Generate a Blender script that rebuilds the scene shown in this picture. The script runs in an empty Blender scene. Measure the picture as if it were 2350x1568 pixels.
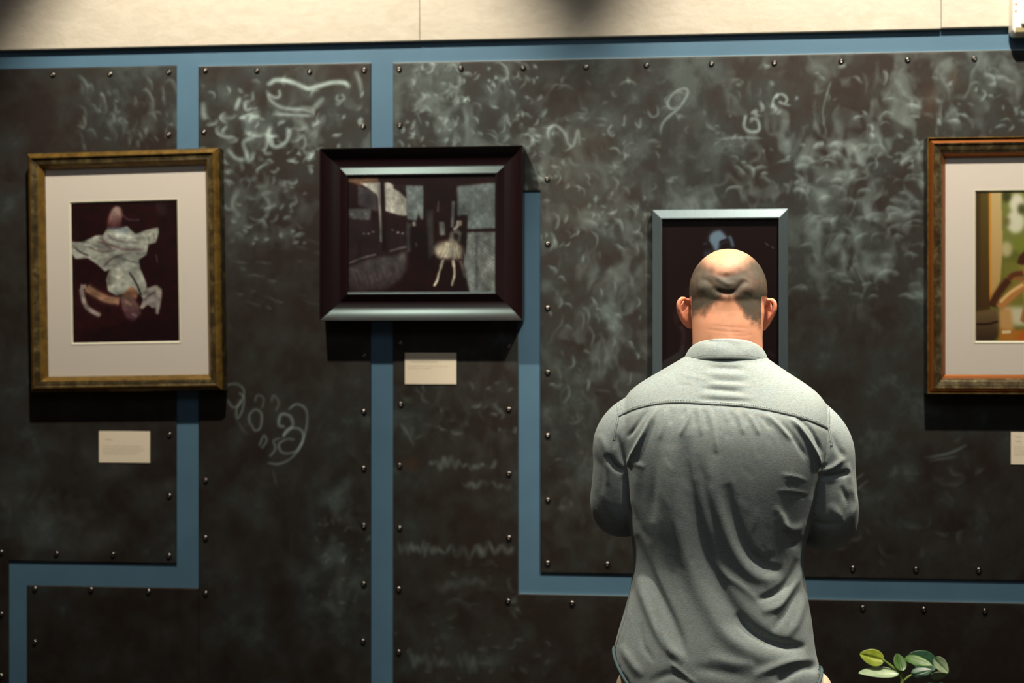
import bpy, bmesh, math, random
import numpy as np
from mathutils import Vector, Matrix
from mathutils.bvhtree import BVHTree

SC = bpy.context.scene
COL = SC.collection
random.seed(7)
RNG = np.random.default_rng(11)

# ------------------------------------------------------------------ camera
F = 50.0 / 36.0 * 2350.0          # focal length in photo pixels
TH = math.radians(6.1)            # the camera looks slightly to the left of the wall normal
DW = 3.61                         # distance camera - wall
CH = 1.5                          # camera height
ct, st = math.cos(TH), math.sin(TH)
CAMP = Vector((0, -DW, CH))
cam = bpy.data.cameras.new('camera')
cam.lens = 50; cam.sensor_width = 36; cam.clip_start = 0.05
cam.dof.use_dof = True
cam.dof.focus_distance = 2.79
cam.dof.aperture_fstop = 2.9
cam_o = bpy.data.objects.new('camera', cam); COL.objects.link(cam_o)
cam_o.location = CAMP
cam_o.rotation_euler = (math.pi / 2, 0, TH)
SC.camera = cam_o

# ------------------------------------------------------------------ light
SC.view_settings.view_transform = 'Standard'
SC.view_settings.look = 'None'
SC.view_settings.exposure = 0.0
SC.view_settings.gamma = 1.0
SC.view_settings.use_curve_mapping = False
world = bpy.data.worlds.new('dim_room_light'); SC.world = world
world.use_nodes = True
world.node_tree.nodes['Background'].inputs['Color'].default_value = (0.72, 0.50, 0.43, 1)
world.node_tree.nodes['Background'].inputs['Strength'].default_value = 0.055


def W(px, py, off=0.0):
    """point of the plane y = -off seen at photo pixel (px, py)"""
    t = (DW - off) / (ct * F + st * (px - 1175))
    return Vector((t * (-st * F + ct * (px - 1175)), -off, CH + t * (784 - py)))


def spot(name, loc, aim, energy, angle, blend, color, radius=0.03):
    l = bpy.data.lights.new(name, 'SPOT')
    l.energy = energy; l.spot_size = math.radians(angle); l.spot_blend = blend
    l.color = color; l.shadow_soft_size = radius
    o = bpy.data.objects.new(name, l); COL.objects.link(o)
    o.location = loc
    o.rotation_euler = (Vector(aim) - Vector(loc)).to_track_quat('-Z', 'Y').to_euler()
    return o


WARM = (1.0, 0.89, 0.74)
COOL = (0.78, 0.93, 1.0)
NEUT = (1.0, 0.90, 0.76)
xa, xc = W(650, 700).x, W(2060, 700).x
spot('track_or_rim_spot', (xa, -1.12, 3.40), (xa, 0, 1.70), 225, 60, 0.50, WARM)
spot('track_or_rim_spot', (xc, -1.12, 3.40), (xc, 0, 1.70), 250, 60, 0.50, WARM)
xm = 0.13
spot('ceiling_downlight', (xm, -1.20, 3.20), (xm + .02, -0.90, 1.2), 195, 36, 0.5, NEUT, 0.04)
spot('track_or_rim_spot', (xm - .95, -0.72, 3.05), (xm - .14, -0.72, 1.25), 110, 26, 0.6, NEUT, 0.04)  # added rim lamp for the left arm, no such track head known
spot('track_or_rim_spot', (xm + 1.05, -0.72, 3.05), (xm + .16, -0.72, 1.25), 125, 26, 0.6, NEUT, 0.04)  # likewise added, brightens the outer edge of the right arm


# a wide soft cool fill, added to brighten the man's back
def area(name, loc, aim, energy, sx, sy, color):
    l = bpy.data.lights.new(name, 'AREA'); l.shape = 'RECTANGLE'
    l.size = sx; l.size_y = sy; l.energy = energy; l.color = color
    o = bpy.data.objects.new(name, l); COL.objects.link(o)
    o.location = loc
    o.rotation_euler = (Vector(aim) - Vector(loc)).to_track_quat('-Z', 'Y').to_euler()
    return o


area('soft_fill_light', (0.2, -2.9, 3.3), (0.4, -0.6, 1.2), 7, 1.6, 0.8, COOL)


# ------------------------------------------------------------------ helpers
def lin(c):
    c = np.asarray(c, float) / 255.0
    return np.where(c <= 0.04045, c / 12.92, ((c + 0.055) / 1.055) ** 2.4)


def L4(r, g, b):
    v = lin((r, g, b)); return (float(v[0]), float(v[1]), float(v[2]), 1.0)


class NT:
    """small node-tree writer"""
    def __init__(s, name):
        s.m = bpy.data.materials.new(name); s.m.use_nodes = True
        s.t = s.m.node_tree; s.b = s.t.nodes['Principled BSDF']; s.out = s.t.nodes['Material Output']

    def n(s, typ, **kw):
        nd = s.t.nodes.new(typ)
        for k, v in kw.items():
            if k.startswith('i_'):
                k = k[2:].replace('_', ' ')
                nd.inputs[k].default_value = v
            else:
                setattr(nd, k, v)
        return nd

    def l(s, a, b): s.t.links.new(a, b)

    def set(s, **kw):
        for k, v in kw.items():
            s.b.inputs[k.replace('_', ' ')].default_value = v
        return s

    def noise(s, scale, detail=4, rough=0.55, stretch=None, dist=0.0):
        tc = s.n('ShaderNodeTexCoord'); src = tc.outputs['Object']
        if stretch:
            mp = s.n('ShaderNodeMapping'); mp.inputs['Scale'].default_value = stretch
            s.l(src, mp.inputs['Vector']); src = mp.outputs['Vector']
        nz = s.n('ShaderNodeTexNoise'); nz.inputs['Scale'].default_value = scale
        nz.inputs['Detail'].default_value = detail; nz.inputs['Roughness'].default_value = rough
        nz.inputs['Distortion'].default_value = dist
        s.l(src, nz.inputs['Vector']); return nz.outputs['Fac']

    def ramp(s, fac, stops):
        r = s.n('ShaderNodeValToRGB'); e = r.color_ramp.elements
        while len(e) < len(stops): e.new(0.5)
        for i, (p, c) in enumerate(stops): e[i].position = p; e[i].color = c
        s.l(fac, r.inputs['Fac']); return r.outputs['Color']

    def mix(s, fac, a, b, blend='MIX'):
        m = s.n('ShaderNodeMix', data_type='RGBA', blend_type=blend)
        for sock, v in ((m.inputs[0], fac), (m.inputs[6], a), (m.inputs[7], b)):
            if isinstance(v, (int, float, tuple)): sock.default_value = v
            else: s.l(v, sock)
        return m.outputs[2]

    def bump(s, h, strength=0.3, dist=0.002):
        b = s.n('ShaderNodeBump'); b.inputs['Strength'].default_value = strength
        b.inputs['Distance'].default_value = dist
        s.l(h, b.inputs['Height']); s.l(b.outputs['Normal'], s.b.inputs['Normal'])

    def attr(s, name):
        a = s.n('ShaderNodeAttribute'); a.attribute_name = name; return a


def mesh_obj(name, verts, faces, mat=None, parent=None, smooth=False):
    me = bpy.data.meshes.new(name)
    me.from_pydata([tuple(v) for v in verts], [], [tuple(f) for f in faces])
    if smooth: me.shade_smooth()
    if mat: me.materials.append(mat)
    o = bpy.data.objects.new(name, me); COL.objects.link(o)
    if parent: o.parent = parent
    return o


def np_obj(name, V, Q, mat=None, parent=None, smooth=True):
    """fast mesh from an array of vertices and an array of quads/tris"""
    me = bpy.data.meshes.new(name)
    V = np.asarray(V, np.float32); Q = np.asarray(Q, np.int32); k = Q.shape[1]
    me.vertices.add(len(V)); me.vertices.foreach_set('co', V.ravel())
    me.loops.add(Q.size); me.loops.foreach_set('vertex_index', Q.ravel())
    me.polygons.add(len(Q)); me.polygons.foreach_set('loop_start', np.arange(0, Q.size, k, dtype=np.int32))
    me.update(calc_edges=True); me.validate()
    if smooth: me.shade_smooth()
    if mat: me.materials.append(mat)
    o = bpy.data.objects.new(name, me); COL.objects.link(o)
    if parent: o.parent = parent
    return o


def set_col(me, name, arr):
    a = me.attributes.new(name, 'FLOAT_COLOR', 'POINT')
    out = np.ones((len(arr), 4), np.float32); out[:, :arr.shape[1]] = arr
    a.data.foreach_set('color', out.ravel())


def set_float(me, name, arr):
    a = me.attributes.new(name, 'FLOAT', 'POINT'); a.data.foreach_set('value', np.asarray(arr, np.float32))


def bm_obj(name, bm, mat, parent=None, smooth=False):
    me = bpy.data.meshes.new(name)
    bmesh.ops.recalc_face_normals(bm, faces=bm.faces); bm.to_mesh(me); bm.free()
    if smooth: me.shade_smooth()
    if mat: me.materials.append(mat)
    o = bpy.data.objects.new(name, me); COL.objects.link(o)
    if parent: o.parent = parent
    return o


def add_box(bm, x0, x1, y0, y1, z0, z1, bev=0.0):
    vs = [bm.verts.new((x, y, z)) for x in (x0, x1) for y in (y0, y1) for z in (z0, z1)]
    fs = [bm.faces.new([vs[i] for i in q]) for q in
          ((0, 1, 3, 2), (4, 6, 7, 5), (0, 4, 5, 1), (2, 3, 7, 6), (0, 2, 6, 4), (1, 5, 7, 3))]
    if bev > 0:
        es = list({e for f in fs for e in f.edges})
        bmesh.ops.bevel(bm, geom=es, offset=bev, segments=3, profile=0.5, affect='EDGES')


def tag(o, label, cat, group=None, kind=None):
    o['label'] = label; o['category'] = cat
    if group: o['group'] = group
    if kind: o['kind'] = kind
    return o


def struct(o): o['kind'] = 'structure'; return o


def empty(name, loc=(0, 0, 0), rot=(0, 0, 0)):
    o = bpy.data.objects.new(name, None); COL.objects.link(o)
    o.location = loc; o.rotation_euler = rot; o.empty_display_size = 0.1
    return o


# ------------------------------------------------------------------ raster tools (numpy canvases laid out in surface coordinates)
def catmull(P, per=8):
    P = [np.array(p, float) for p in P]
    if len(P) < 3: return np.array(P)
    Q = [2 * P[0] - P[1]] + P + [2 * P[-1] - P[-2]]
    out = []
    for i in range(1, len(Q) - 2):
        for k in range(per):
            t = k / per
            out.append(0.5 * ((2 * Q[i]) + (-Q[i - 1] + Q[i + 1]) * t + (2 * Q[i - 1] - 5 * Q[i] + 4 * Q[i + 1] - Q[i + 2]) * t * t
                              + (-Q[i - 1] + 3 * Q[i] - 3 * Q[i + 1] + Q[i + 2]) * t ** 3))
    out.append(P[-1]); return np.array(out)


class Canvas:
    """float map over [x0,x1]x[y0,y1]"""
    def __init__(s, x0, y0, x1, y1, sc=1.0, ch=0):
        s.x0, s.y0, s.sc = x0, y0, sc
        s.w, s.h = int((x1 - x0) * sc) + 1, int((y1 - y0) * sc) + 1
        s.a = np.zeros((s.h, s.w) if not ch else (s.h, s.w, ch))

    def _box(s, P, m):
        x0 = max(0, int((P[:, 0].min() - m - s.x0) * s.sc)); x1 = min(s.w, int((P[:, 0].max() + m - s.x0) * s.sc) + 2)
        y0 = max(0, int((P[:, 1].min() - m - s.y0) * s.sc)); y1 = min(s.h, int((P[:, 1].max() + m - s.y0) * s.sc) + 2)
        if x1 <= x0 or y1 <= y0: return None
        X, Y = np.meshgrid(np.arange(x0, x1) / s.sc + s.x0, np.arange(y0, y1) / s.sc + s.y0)
        return (slice(y0, y1), slice(x0, x1)), X, Y

    def line_mask(s, P, w, taper=0.0, smooth=True, w2=None):
        P = catmull(P) if smooth and len(P) > 2 else np.array(P, float)
        r = s._box(P, 3 * max(w, w2 or w))
        if r is None: return None
        sl, X, Y = r
        best = np.full(X.shape, 1e9); tt = np.zeros(X.shape); sd = np.zeros(X.shape)
        n = len(P) - 1
        for i in range(n):
            ax, ay = P[i]; bx, by = P[i + 1]; dx, dy = bx - ax, by - ay
            q = dx * dx + dy * dy + 1e-9
            t = np.clip(((X - ax) * dx + (Y - ay) * dy) / q, 0, 1)
            ex, ey = X - ax - t * dx, Y - ay - t * dy
            d = ex * ex + ey * ey; m = d < best
            best[m] = d[m]; tt[m] = ((i + t) / n)[m]; sd[m] = (dx * ey - dy * ex)[m]
        ww = w * np.ones(X.shape)
        if w2: ww = np.where(sd > 0, w2, w)
        v = np.exp(-best / (ww * ww))
        if taper > 0: v = v * np.clip(np.minimum(tt, 1 - tt) / taper, 0, 1) ** 0.7
        return sl, v

    def line(s, P, w, amp=1.0, taper=0.25, smooth=True, w2=None, mode='add'):
        r = s.line_mask(P, w, taper, smooth, w2)
        if r is None: return
        sl, v = r
        if mode == 'max': s.a[sl] = np.maximum(s.a[sl], v * amp)
        else: s.a[sl] += v * amp

    def blob(s, x, y, rx, ry, amp, ang=0.0):
        P = np.array([[x - rx, y - ry], [x + rx, y + ry]], float)
        r = s._box(P, 2 * max(rx, ry))
        if r is None: return
        sl, X, Y = r; c, q = math.cos(ang), math.sin(ang)
        u = ((X - x) * c + (Y - y) * q) / rx; v = (-(X - x) * q + (Y - y) * c) / ry  # crown coloured darker to hold back the overhead lamp
        s.a[sl] += amp * np.exp(-(u * u + v * v))

    # colour painting
    def fill(s, P, col, blur=1.5, op=1.0, grad=None):
        P = np.array(P, float); r = s._box(P, blur * 3 + 1)
        if r is None: return
        sl, X, Y = r; ins = np.zeros(X.shape, bool); j = len(P) - 1
        for i in range(len(P)):
            xi, yi = P[i]; xj, yj = P[j]
            if yi != yj:
                c = ((yi > Y) != (yj > Y)) & (X < (xj - xi) * (Y - yi) / (yj - yi) + xi)
                ins ^= c
            j = i
        m = blur2(ins.astype(float), blur * s.sc) * op
        c = np.array(col, float)
        if grad is not None:
            g = np.clip((Y - P[:, 1].min()) / (np.ptp(P[:, 1]) + 1e-9), 0, 1)[..., None]
            c = c * (1 - g) + np.array(grad, float) * g
        s.a[sl] = s.a[sl] * (1 - m[..., None]) + c * m[..., None]

    def stroke(s, P, w, col, op=1.0, taper=0.05, smooth=True):
        r = s.line_mask(P, w, taper, smooth)
        if r is None: return
        sl, v = r; m = np.clip(v * 1.6, 0, 1)[..., None] * op
        s.a[sl] = s.a[sl] * (1 - m) + np.array(col, float) * m

    def sample(s, px, py):
        x = np.clip((np.asarray(px) - s.x0) * s.sc, 0, s.w - 1.001); y = np.clip((np.asarray(py) - s.y0) * s.sc, 0, s.h - 1.001)
        i, j = x.astype(int), y.astype(int); fx, fy = x - i, y - j
        a = s.a
        if a.ndim == 3: fx = fx[..., None]; fy = fy[..., None]
        return (a[j, i] * (1 - fx) + a[j, i + 1] * fx) * (1 - fy) + (a[j + 1, i] * (1 - fx) + a[j + 1, i + 1] * fx) * fy


def blur2(a, r):
    if r < 0.4: return a
    k = np.exp(-0.5 * (np.arange(-int(3 * r) - 1, int(3 * r) + 2) / r) ** 2); k /= k.sum()
    a = np.apply_along_axis(lambda v: np.convolve(np.pad(v, len(k) // 2, 'edge'), k, 'valid'), 0, a)
    return np.apply_along_axis(lambda v: np.convolve(np.pad(v, len(k) // 2, 'edge'), k, 'valid'), 1, a)


def vnoise(X, Y, scale, seed=0, octv=4):
    """value noise on arrays"""
    out = np.zeros(np.shape(X)); amp = 1.0; tot = 0
    for o in range(octv):
        r = np.random.default_rng(seed * 31 + o).random((64, 64))
        x = np.asarray(X) / scale; y = np.asarray(Y) / scale
        i, j = np.floor(x).astype(int), np.floor(y).astype(int); fx, fy = x - i, y - j
        fx = fx * fx * (3 - 2 * fx); fy = fy * fy * (3 - 2 * fy)
        g = lambda a, b: r[b % 64, a % 64]
        out += amp * ((g(i, j) * (1 - fx) + g(i + 1, j) * fx) * (1 - fy) + (g(i, j + 1) * (1 - fx) + g(i + 1, j + 1) * fx) * fy)
        tot += amp; amp *= 0.55; scale /= 2.03
    return out / tot


# ------------------------------------------------------------------ materials
def m_simple(name, col, rough=0.5, metal=0.0, spec=0.5, var=0.0, scale=40, stretch=None, bump=0.0):
    t = NT(name); t.set(Roughness=rough, Metallic=metal); t.b.inputs['Specular IOR Level'].default_value = spec
    if var > 0 or bump > 0:
        f = t.noise(scale, 5, 0.6, stretch)
        a = tuple(max(0, c * (1 - var)) for c in col[:3]) + (1,); b = tuple(c * (1 + var) for c in col[:3]) + (1,)
        t.l(t.ramp(f, [(0.3, a), (0.7, b)]), t.b.inputs['Base Color'])
        if bump > 0: t.bump(f, bump)
    else:
        t.b.inputs['Base Color'].default_value = col
    return t.m


def m_metal_panel():
    t = NT('brushed_steel_patina_and_light')
    at = t.attr('wear_and_light'); sp = t.n('ShaderNodeSeparateColor'); t.l(at.outputs['Color'], sp.inputs[0])
    pol, cloud, rust = sp.outputs[0], sp.outputs[1], sp.outputs[2]
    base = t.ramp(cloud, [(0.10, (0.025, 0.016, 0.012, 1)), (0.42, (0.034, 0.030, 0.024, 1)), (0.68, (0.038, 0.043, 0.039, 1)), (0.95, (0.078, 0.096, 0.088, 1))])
    fine = t.noise(260, 3, 0.6, (1, 1, 0.35))
    base = t.mix(0.35, base, t.ramp(fine, [(0.3, (0.25, 0.25, 0.25, 1)), (0.7, (1, 1, 1, 1))]), 'MULTIPLY')
    base = t.mix(pol, base, (0.50, 0.64, 0.61, 1))
    base = t.mix(rust, base, (0.085, 0.045, 0.022, 1))
    t.l(base, t.b.inputs['Base Color'])
    t.set(Metallic=0.42)
    rr = t.n('ShaderNodeMapRange'); rr.inputs['To Min'].default_value = 0.62; rr.inputs['To Max'].default_value = 0.48
    t.l(pol, rr.inputs['Value']); t.l(rr.outputs[0], t.b.inputs['Roughness'])
    t.bump(fine, 0.10, 0.001)
    return t.m


def m_gold(name, c1, c2, c3, rough=0.42, metal=0.45):
    t = NT(name)
    f = t.noise(38, 6, 0.7, (1, 1, 1), 0.4)
    f2 = t.noise(420, 2, 0.5)
    c = t.ramp(f, [(0.28, c1), (0.5, c2), (0.75, c3)])
    c = t.mix(0.35, c, t.ramp(f2, [(0.3, (0.45, 0.42, 0.35, 1)), (0.7, (1, 1, 1, 1))]), 'MULTIPLY')
    t.l(c, t.b.inputs['Base Color']); t.set(Roughness=rough, Metallic=metal)
    t.bump(f2, 0.12, 0.0006)
    return t.m


def m_vcol(name, rough=0.5, spec=0.5, attr='paint', coat=0.0):
    t = NT(name); a = t.attr(attr)
    t.l(a.outputs['Color'], t.b.inputs['Base Color']); t.set(Roughness=rough)
    t.b.inputs['Specular IOR Level'].default_value = spec
    t.b.inputs['Coat Weight'].default_value = coat
    return t.m


def m_glass():
    t = NT('clear_picture_glass'); t.t.nodes.remove(t.b)
    tr = t.n('ShaderNodeBsdfTransparent'); tr.inputs[0].default_value = (0.97, 0.98, 0.97, 1)
    gl = t.n('ShaderNodeBsdfGlossy'); gl.inputs['Roughness'].default_value = 0.02
    lw = t.n('ShaderNodeLayerWeight'); lw.inputs['Blend'].default_value = .5
    pw = t.n('ShaderNodeMath', operation='POWER'); pw.inputs[1].default_value = 4.0; t.l(lw.outputs['Facing'], pw.inputs[0])
    fr = t.n('ShaderNodeMath', operation='MULTIPLY_ADD'); fr.inputs[1].default_value = .5; fr.inputs[2].default_value = .018; t.l(pw.outputs[0], fr.inputs[0])
    mx = t.n('ShaderNodeMixShader'); t.l(fr.outputs[0], mx.inputs[0]); t.l(tr.outputs[0], mx.inputs[1]); t.l(gl.outputs[0], mx.inputs[2])
    t.l(mx.outputs[0], t.out.inputs['Surface']); return t.m


M = {}
M['blue'] = m_simple('blue_wall_paint', L4(82, 116, 138), 0.55, 0, 0.3, 0.06, 9)
M['panel'] = m_metal_panel()
M['screw'] = m_simple('steel_screw', (0.22, 0.20, 0.18, 1), 0.22, 1.0)
M['gold'] = m_gold('antique_gold_leaf', L4(84, 64, 26), L4(124, 96, 40), L4(150, 118, 54))
M['goldedge'] = m_gold('worn_bronze_leaf', L4(40, 32, 20), L4(78, 66, 38), L4(140, 126, 84), 0.5, 0.4)
M['bronze'] = m_gold('dark_bronze_gilding', L4(48, 32, 20), L4(92, 78, 50), L4(150, 138, 100), 0.4, 0.5)
M['copper'] = m_simple('polished_copper_wood', L4(158, 92, 40), 0.38, 0.6, 0.6, 0.12, 30, (1, 1, 8))
M['black'] = m_simple('black_lacquer', (0.012, 0.003, 0.004, 1), 0.36, 0.0, 0.5)
M['black'].node_tree.nodes['Principled BSDF'].inputs['Specular Tint'].default_value = (.7, 1, 1, 1)
M['steel'] = m_simple('grey_brushed_aluminium', (0.13, 0.175, 0.19, 1), 0.46, 0.6, 0.5, 0.08, 30, (8, 1, 1))
M['mat'] = m_simple('mat_board', L4(226, 215, 207), 0.8, 0, 0.2, 0.015, 300)
M['bevel'] = m_simple('mat_bevel', L4(236, 228, 208), 0.8, 0, 0.2)
M['paper'] = m_simple('cream_card', L4(240, 228, 202), 0.75, 0, 0.2, 0.02, 200)
M['ink'] = m_simple('grey_ink', L4(150, 140, 118), 0.8, 0, 0.1)
M['print'] = m_vcol('photographic_print', 0.45, 0.35)
M['glass'] = m_glass()
M['floor'] = m_simple('dark_concrete', L4(60, 52, 46), 0.6, 0, 0.4, 0.2, 4)
M['white'] = m_simple('white_plastic', L4(244, 238, 226), 0.35, 0, 0.5)
M['tan'] = m_simple('tan_plastic', L4(150, 138, 100), 0.5)
M['red'] = m_simple('red_ink', L4(226, 92, 74), 0.6)

# ------------------------------------------------------------------ room
wl, wr = -3.0, 3.2
bm = bmesh.new(); add_box(bm, wl, wr, 0, 0.12, 0, 3.4)
struct(bm_obj('wall_back', bm, M['blue']))
bm = bmesh.new(); add_box(bm, wl, wr, -5.5, 0.12, -0.1, 0)
struct(bm_obj('floor', bm, M['floor']))

t = NT('cream_plaster_board')
f = t.noise(55, 6, 0.65); f2 = t.noise(14, 4, 0.6, (1, 1, 2.5), 1.0)
c = t.ramp(f2, [(0.3, L4(192, 184, 166)), (0.7, L4(206, 199, 182))])
t.l(c, t.b.inputs['Base Color']); t.set(Roughness=0.8); t.bump(f, 0.5, 0.003)
M['cream'] = t.m


def board(name, px0, px1, pyb, off):
    x0 = wl if px0 is None else W(px0, 60, off).x; x1 = wr if px1 is None else W(px1, 60, off).x
    zb = W((px0 or 0) if px0 is not None else px1, pyb, off).z
    bm = bmesh.new(); add_box(bm, x0 + 0.0006, x1 - 0.0006, -off, -0.0005, zb, 3.39, 0.0015)
    o = bm_obj(name, bm, M['cream']); struct(o)


board('trim_1', None, 963, 93, 0.0170)
board('trim_2', 963, 2160, 93, 0.0165)
board('trim_3', 2160, None, 64, 0.0172)

# ------------------------------------------------------------------ steel panels
PX0, PY0, PX1, PY1 = -160, 90, 2600, 1760
pol = Canvas(PX0, PY0, PX1, PY1, 0.5)
rust = Canvas(PX0, PY0, PX1, PY1, 0.25)
R = random.Random(5)


def arcs(n, x0, y0, x1, y1, rmin, rmax, w, amp, ang0=None, spread=math.pi, span=(1.0, 2.5), squash=1.0):
    for _ in range(int(n * 1.7)):
        cx, cy = R.uniform(x0, x1), R.uniform(y0, y1); r = R.uniform(rmin, rmax)
        a0 = (R.uniform(0, 2 * math.pi) if ang0 is None else ang0 + R.uniform(-spread, spread)); sp = R.uniform(*span)
        q = R.uniform(0.6, 1.0) * squash; P = []
        for k in range(7):
            a = a0 + sp * k / 6
            rr = r * (1 + 0.05 * math.sin(k * 1.7 + cx))
            P.append((cx + rr * math.cos(a), cy + rr * q * math.sin(a)))
        k_ = R.uniform(0.5, 1.0) * w
        pol.line(P, k_ * .62, R.uniform(amp * 0.15, amp) * 1.15, 0.45, True, k_ * 2.1)


def smudges(n, x0, y0, x1, y1, rx, ry, amp):
    for _ in range(n):
        pol.blob(R.uniform(x0, x1), R.uniform(y0, y1), R.uniform(rx * .4, rx), R.uniform(ry * .4, ry), R.uniform(-amp * .35, amp), R.uniform(-.5, .5))


# grinder swirls: crescent strokes over cells of ridged wear, dense on the upper panels, fading out lower down
arcs(110, 910, 150, 1240, 420, 10, 24, 3.0, 0.36, -1.2, 0.9)
arcs(50, 1180, 300, 1500, 560, 8, 22, 2.6, 0.24, -1.2, 1.2)
arcs(40, 1240, 160, 1700, 420, 10, 26, 2.8, 0.16)
arcs(80, 1680, 160, 2350, 460, 10, 26, 3.6, 0.30, -2.0, 1.2)
arcs(60, 1830, 330, 2130, 700, 14, 28, 4.0, 0.22, 3.3, 0.7, (1.8, 3.0))
arcs(50, 1250, 480, 1500, 900, 8, 22, 2.6, 0.20, -1.3, 0.8, (1.2, 2.6), 1.6)
arcs(34, 460, 160, 850, 430, 9, 24, 3.0, 0.34)
arcs(22, 520, 260, 720, 400, 14, 30, 3.6, 0.46)
arcs(34, 510, 400, 700, 560, 8, 22, 3.4, 0.26)
arcs(40, 170, 200, 405, 345, 8, 20, 3.2, 0.18, -1.6, 0.6, (1.2, 2.6), 1.8)
arcs(20, 905, 880, 1185, 1000, 10, 24, 3.4, 0.12)
arcs(16, 1250, 900, 1420, 1200, 10, 26, 4.0, 0.09)
arcs(24, 520, 560, 850, 720, 14, 50, 3.0, 0.08, -1.5, 0.4, (0.8, 1.6), 0.4)
arcs(20, 740, 1180, 850, 1420, 8, 20, 4.0, 0.12)
arcs(14, 900, 1450, 1300, 1560, 8, 22, 4.0, 0.08)
arcs(14, 980, 1280, 1200, 1480, 12, 30, 4.0, 0.07)
arcs(20, 1850, 1000, 2340, 1300, 14, 40, 5.0, 0.06)
smudges(24, 905, 140, 1500, 560, 26, 34, 0.06)
smudges(40, 500, 900, 850, 1560, 36, 40, 0.03)
smudges(30, 0, 1000, 400, 1290, 60, 44, 0.04)
smudges(16, 740, 1060, 850, 1420, 18, 30, 0.07)
pol.blob(80, 1210, 70, 40, 0.08)
GX_, GY_ = np.meshgrid(np.arange(pol.w) / pol.sc + PX0, np.arange(pol.h) / pol.sc + PY0)
wx_ = (vnoise(GX_, GY_, 60, 41, 2) - .5) * 46; wy_ = (vnoise(GX_, GY_, 60, 42, 2) - .5) * 60
rd1 = (1 - abs(2 * vnoise(GX_ + wx_, (GY_ + wy_) * .60, 30, 43, 2) - 1)) ** 3
rd1 = rd1 * np.clip((vnoise(GX_, GY_, 48, 47, 2) - .42) * 4, 0, 1)
rd2 = np.clip((vnoise(GX_ + wx_, (GY_ + wy_) * .62, 34, 45, 3) - .45) * 3.2, 0, 1)
reg = Canvas(PX0, PY0, PX1, PY1, 0.5)
for x, y, rx, ry, a_ in ((2060, 420, 330, 250, .62), (2330, 260, 220, 150, .30), (1780, 300, 130, 150, .30), (1400, 700, 170, 260, .34), (1060, 260, 190, 120, .46), (1240, 380, 130, 90, .25), (680, 320, 150, 110, .40), (600, 480, 90, 80, .30),
                         (320, 270, 100, 80, .30), (1640, 470, 170, 40, .30), (1980, 640, 180, 90, .28), (1000, 950, 200, 80, .10), (2000, 1150, 300, 140, .10), (80, 1180, 130, 90, .12), (790, 1250, 60, 200, .16), (1330, 1150, 110, 130, .12)):
    reg.blob(x, y, rx, ry, a_)
seam_ = 1 - .55 * np.clip((GY_ - 684) / 5, 0, 1) * ((GX_ > 1805))
pol.a = np.maximum(pol.a, 0) + (rd1 * .34 + rd2 * .27) * (reg.a + .035) * seam_ - .10 * reg.a * (1 - rd2)
# bare streaks drawn by the grinder: horned scribble at the top of the second panel
ln = pol.line
ln([(612, 196), (622, 190), (632, 184), (655, 185), (680, 192), (705, 203), (730, 198), (760, 190), (790, 190), (803, 203)], 4.5, 0.75, 0.1)
ln([(612, 205), (620, 228), (640, 244), (666, 250), (700, 252), (722, 262)], 3.6, 0.42, 0.15)
ln([(640, 205), (642, 220), (630, 224), (614, 214)], 3.2, 0.45, 0.1)
ln([(745, 222), (728, 240), (712, 258)], 6, 0.35, 0.3)
ln([(622, 262), (680, 264), (718, 266)], 3.0, 0.45, 0.2)
ln([(782, 215), (790, 224), (782, 232), (772, 226), (778, 216)], 3.0, 0.30, 0.1)
ln([(540, 255), (546, 236), (552, 222)], 4.5, 0.50, 0.3)
ln([(575, 232), (562, 236), (566, 252), (580, 248)], 3.6, 0.42, 0.2)
ln([(600, 268), (580, 268), (570, 282)], 4.5, 0.5, 0.3)
ln([(622, 290), (614, 312), (628, 336), (652, 330), (664, 306), (656, 292)], 4.5, 0.50, 0.1)
ln([(590, 312), (560, 326), (566, 352), (572, 376)], 4.5, 0.42, 0.2)
ln([(520, 340), (540, 362), (562, 368)], 4.2, 0.40, 0.2)
ln([(606, 340), (610, 352), (626, 352)], 4.2, 0.34, 0.2)
ln([(466, 232), (468, 262), (474, 276)], 6, 0.42, 0.3)
ln([(548, 430), (534, 470), (552, 500)], 6, 0.26, 0.3); ln([(600, 440), (618, 470), (606, 510)], 5, 0.2, 0.3)
ln([(832, 270), (826, 280), (834, 290)], 5, 0.45, 0.2); ln([(815, 160), (826, 190), (830, 220)], 5, 0.25, 0.3)
# loops scribble in the middle of the second panel
loops = [(516, 905), (520, 885), (545, 882), (560, 898), (552, 925), (535, 935), (520, 915)]
ln(loops, 2.4, 0.20, 0.05)
ln([(548, 900), (560, 915), (555, 945), (545, 960), (543, 940), (555, 915)], 2.4, 0.22, 0.05)
ln([(575, 980), (572, 955), (585, 940), (600, 950), (598, 980), (585, 988), (575, 970)], 2.6, 0.24, 0.05)
ln([(585, 925), (590, 908), (605, 915), (600, 940)], 2.4, 0.16, 0.1)
ln([(622, 925), (628, 908), (640, 925), (632, 945)], 2.6, 0.14, 0.1)
ln([(655, 980), (640, 975), (645, 952), (665, 955), (672, 975), (660, 990), (648, 1002)], 3.2, 0.36, 0.05)
ln([(660, 942), (680, 928), (702, 940), (704, 975), (692, 1020), (670, 1050), (640, 1065), (612, 1062)], 2.4, 0.30, 0.05)
ln([(648, 1010), (660, 985), (688, 985), (696, 1005), (680, 1035), (650, 1040), (640, 1020), (660, 1008), (678, 1010)], 2.6, 0.32, 0.05)
ln([(595, 1025), (605, 1000), (612, 1012), (600, 1030)], 2.4, 0.24, 0.05)
ln([(618, 1050), (632, 1030), (628, 1012), (645, 1005)], 2.4, 0.24, 0.1)
ln([(536, 950), (556, 985), (572, 1000)], 3.0, 0.06, 0.3)
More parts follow.
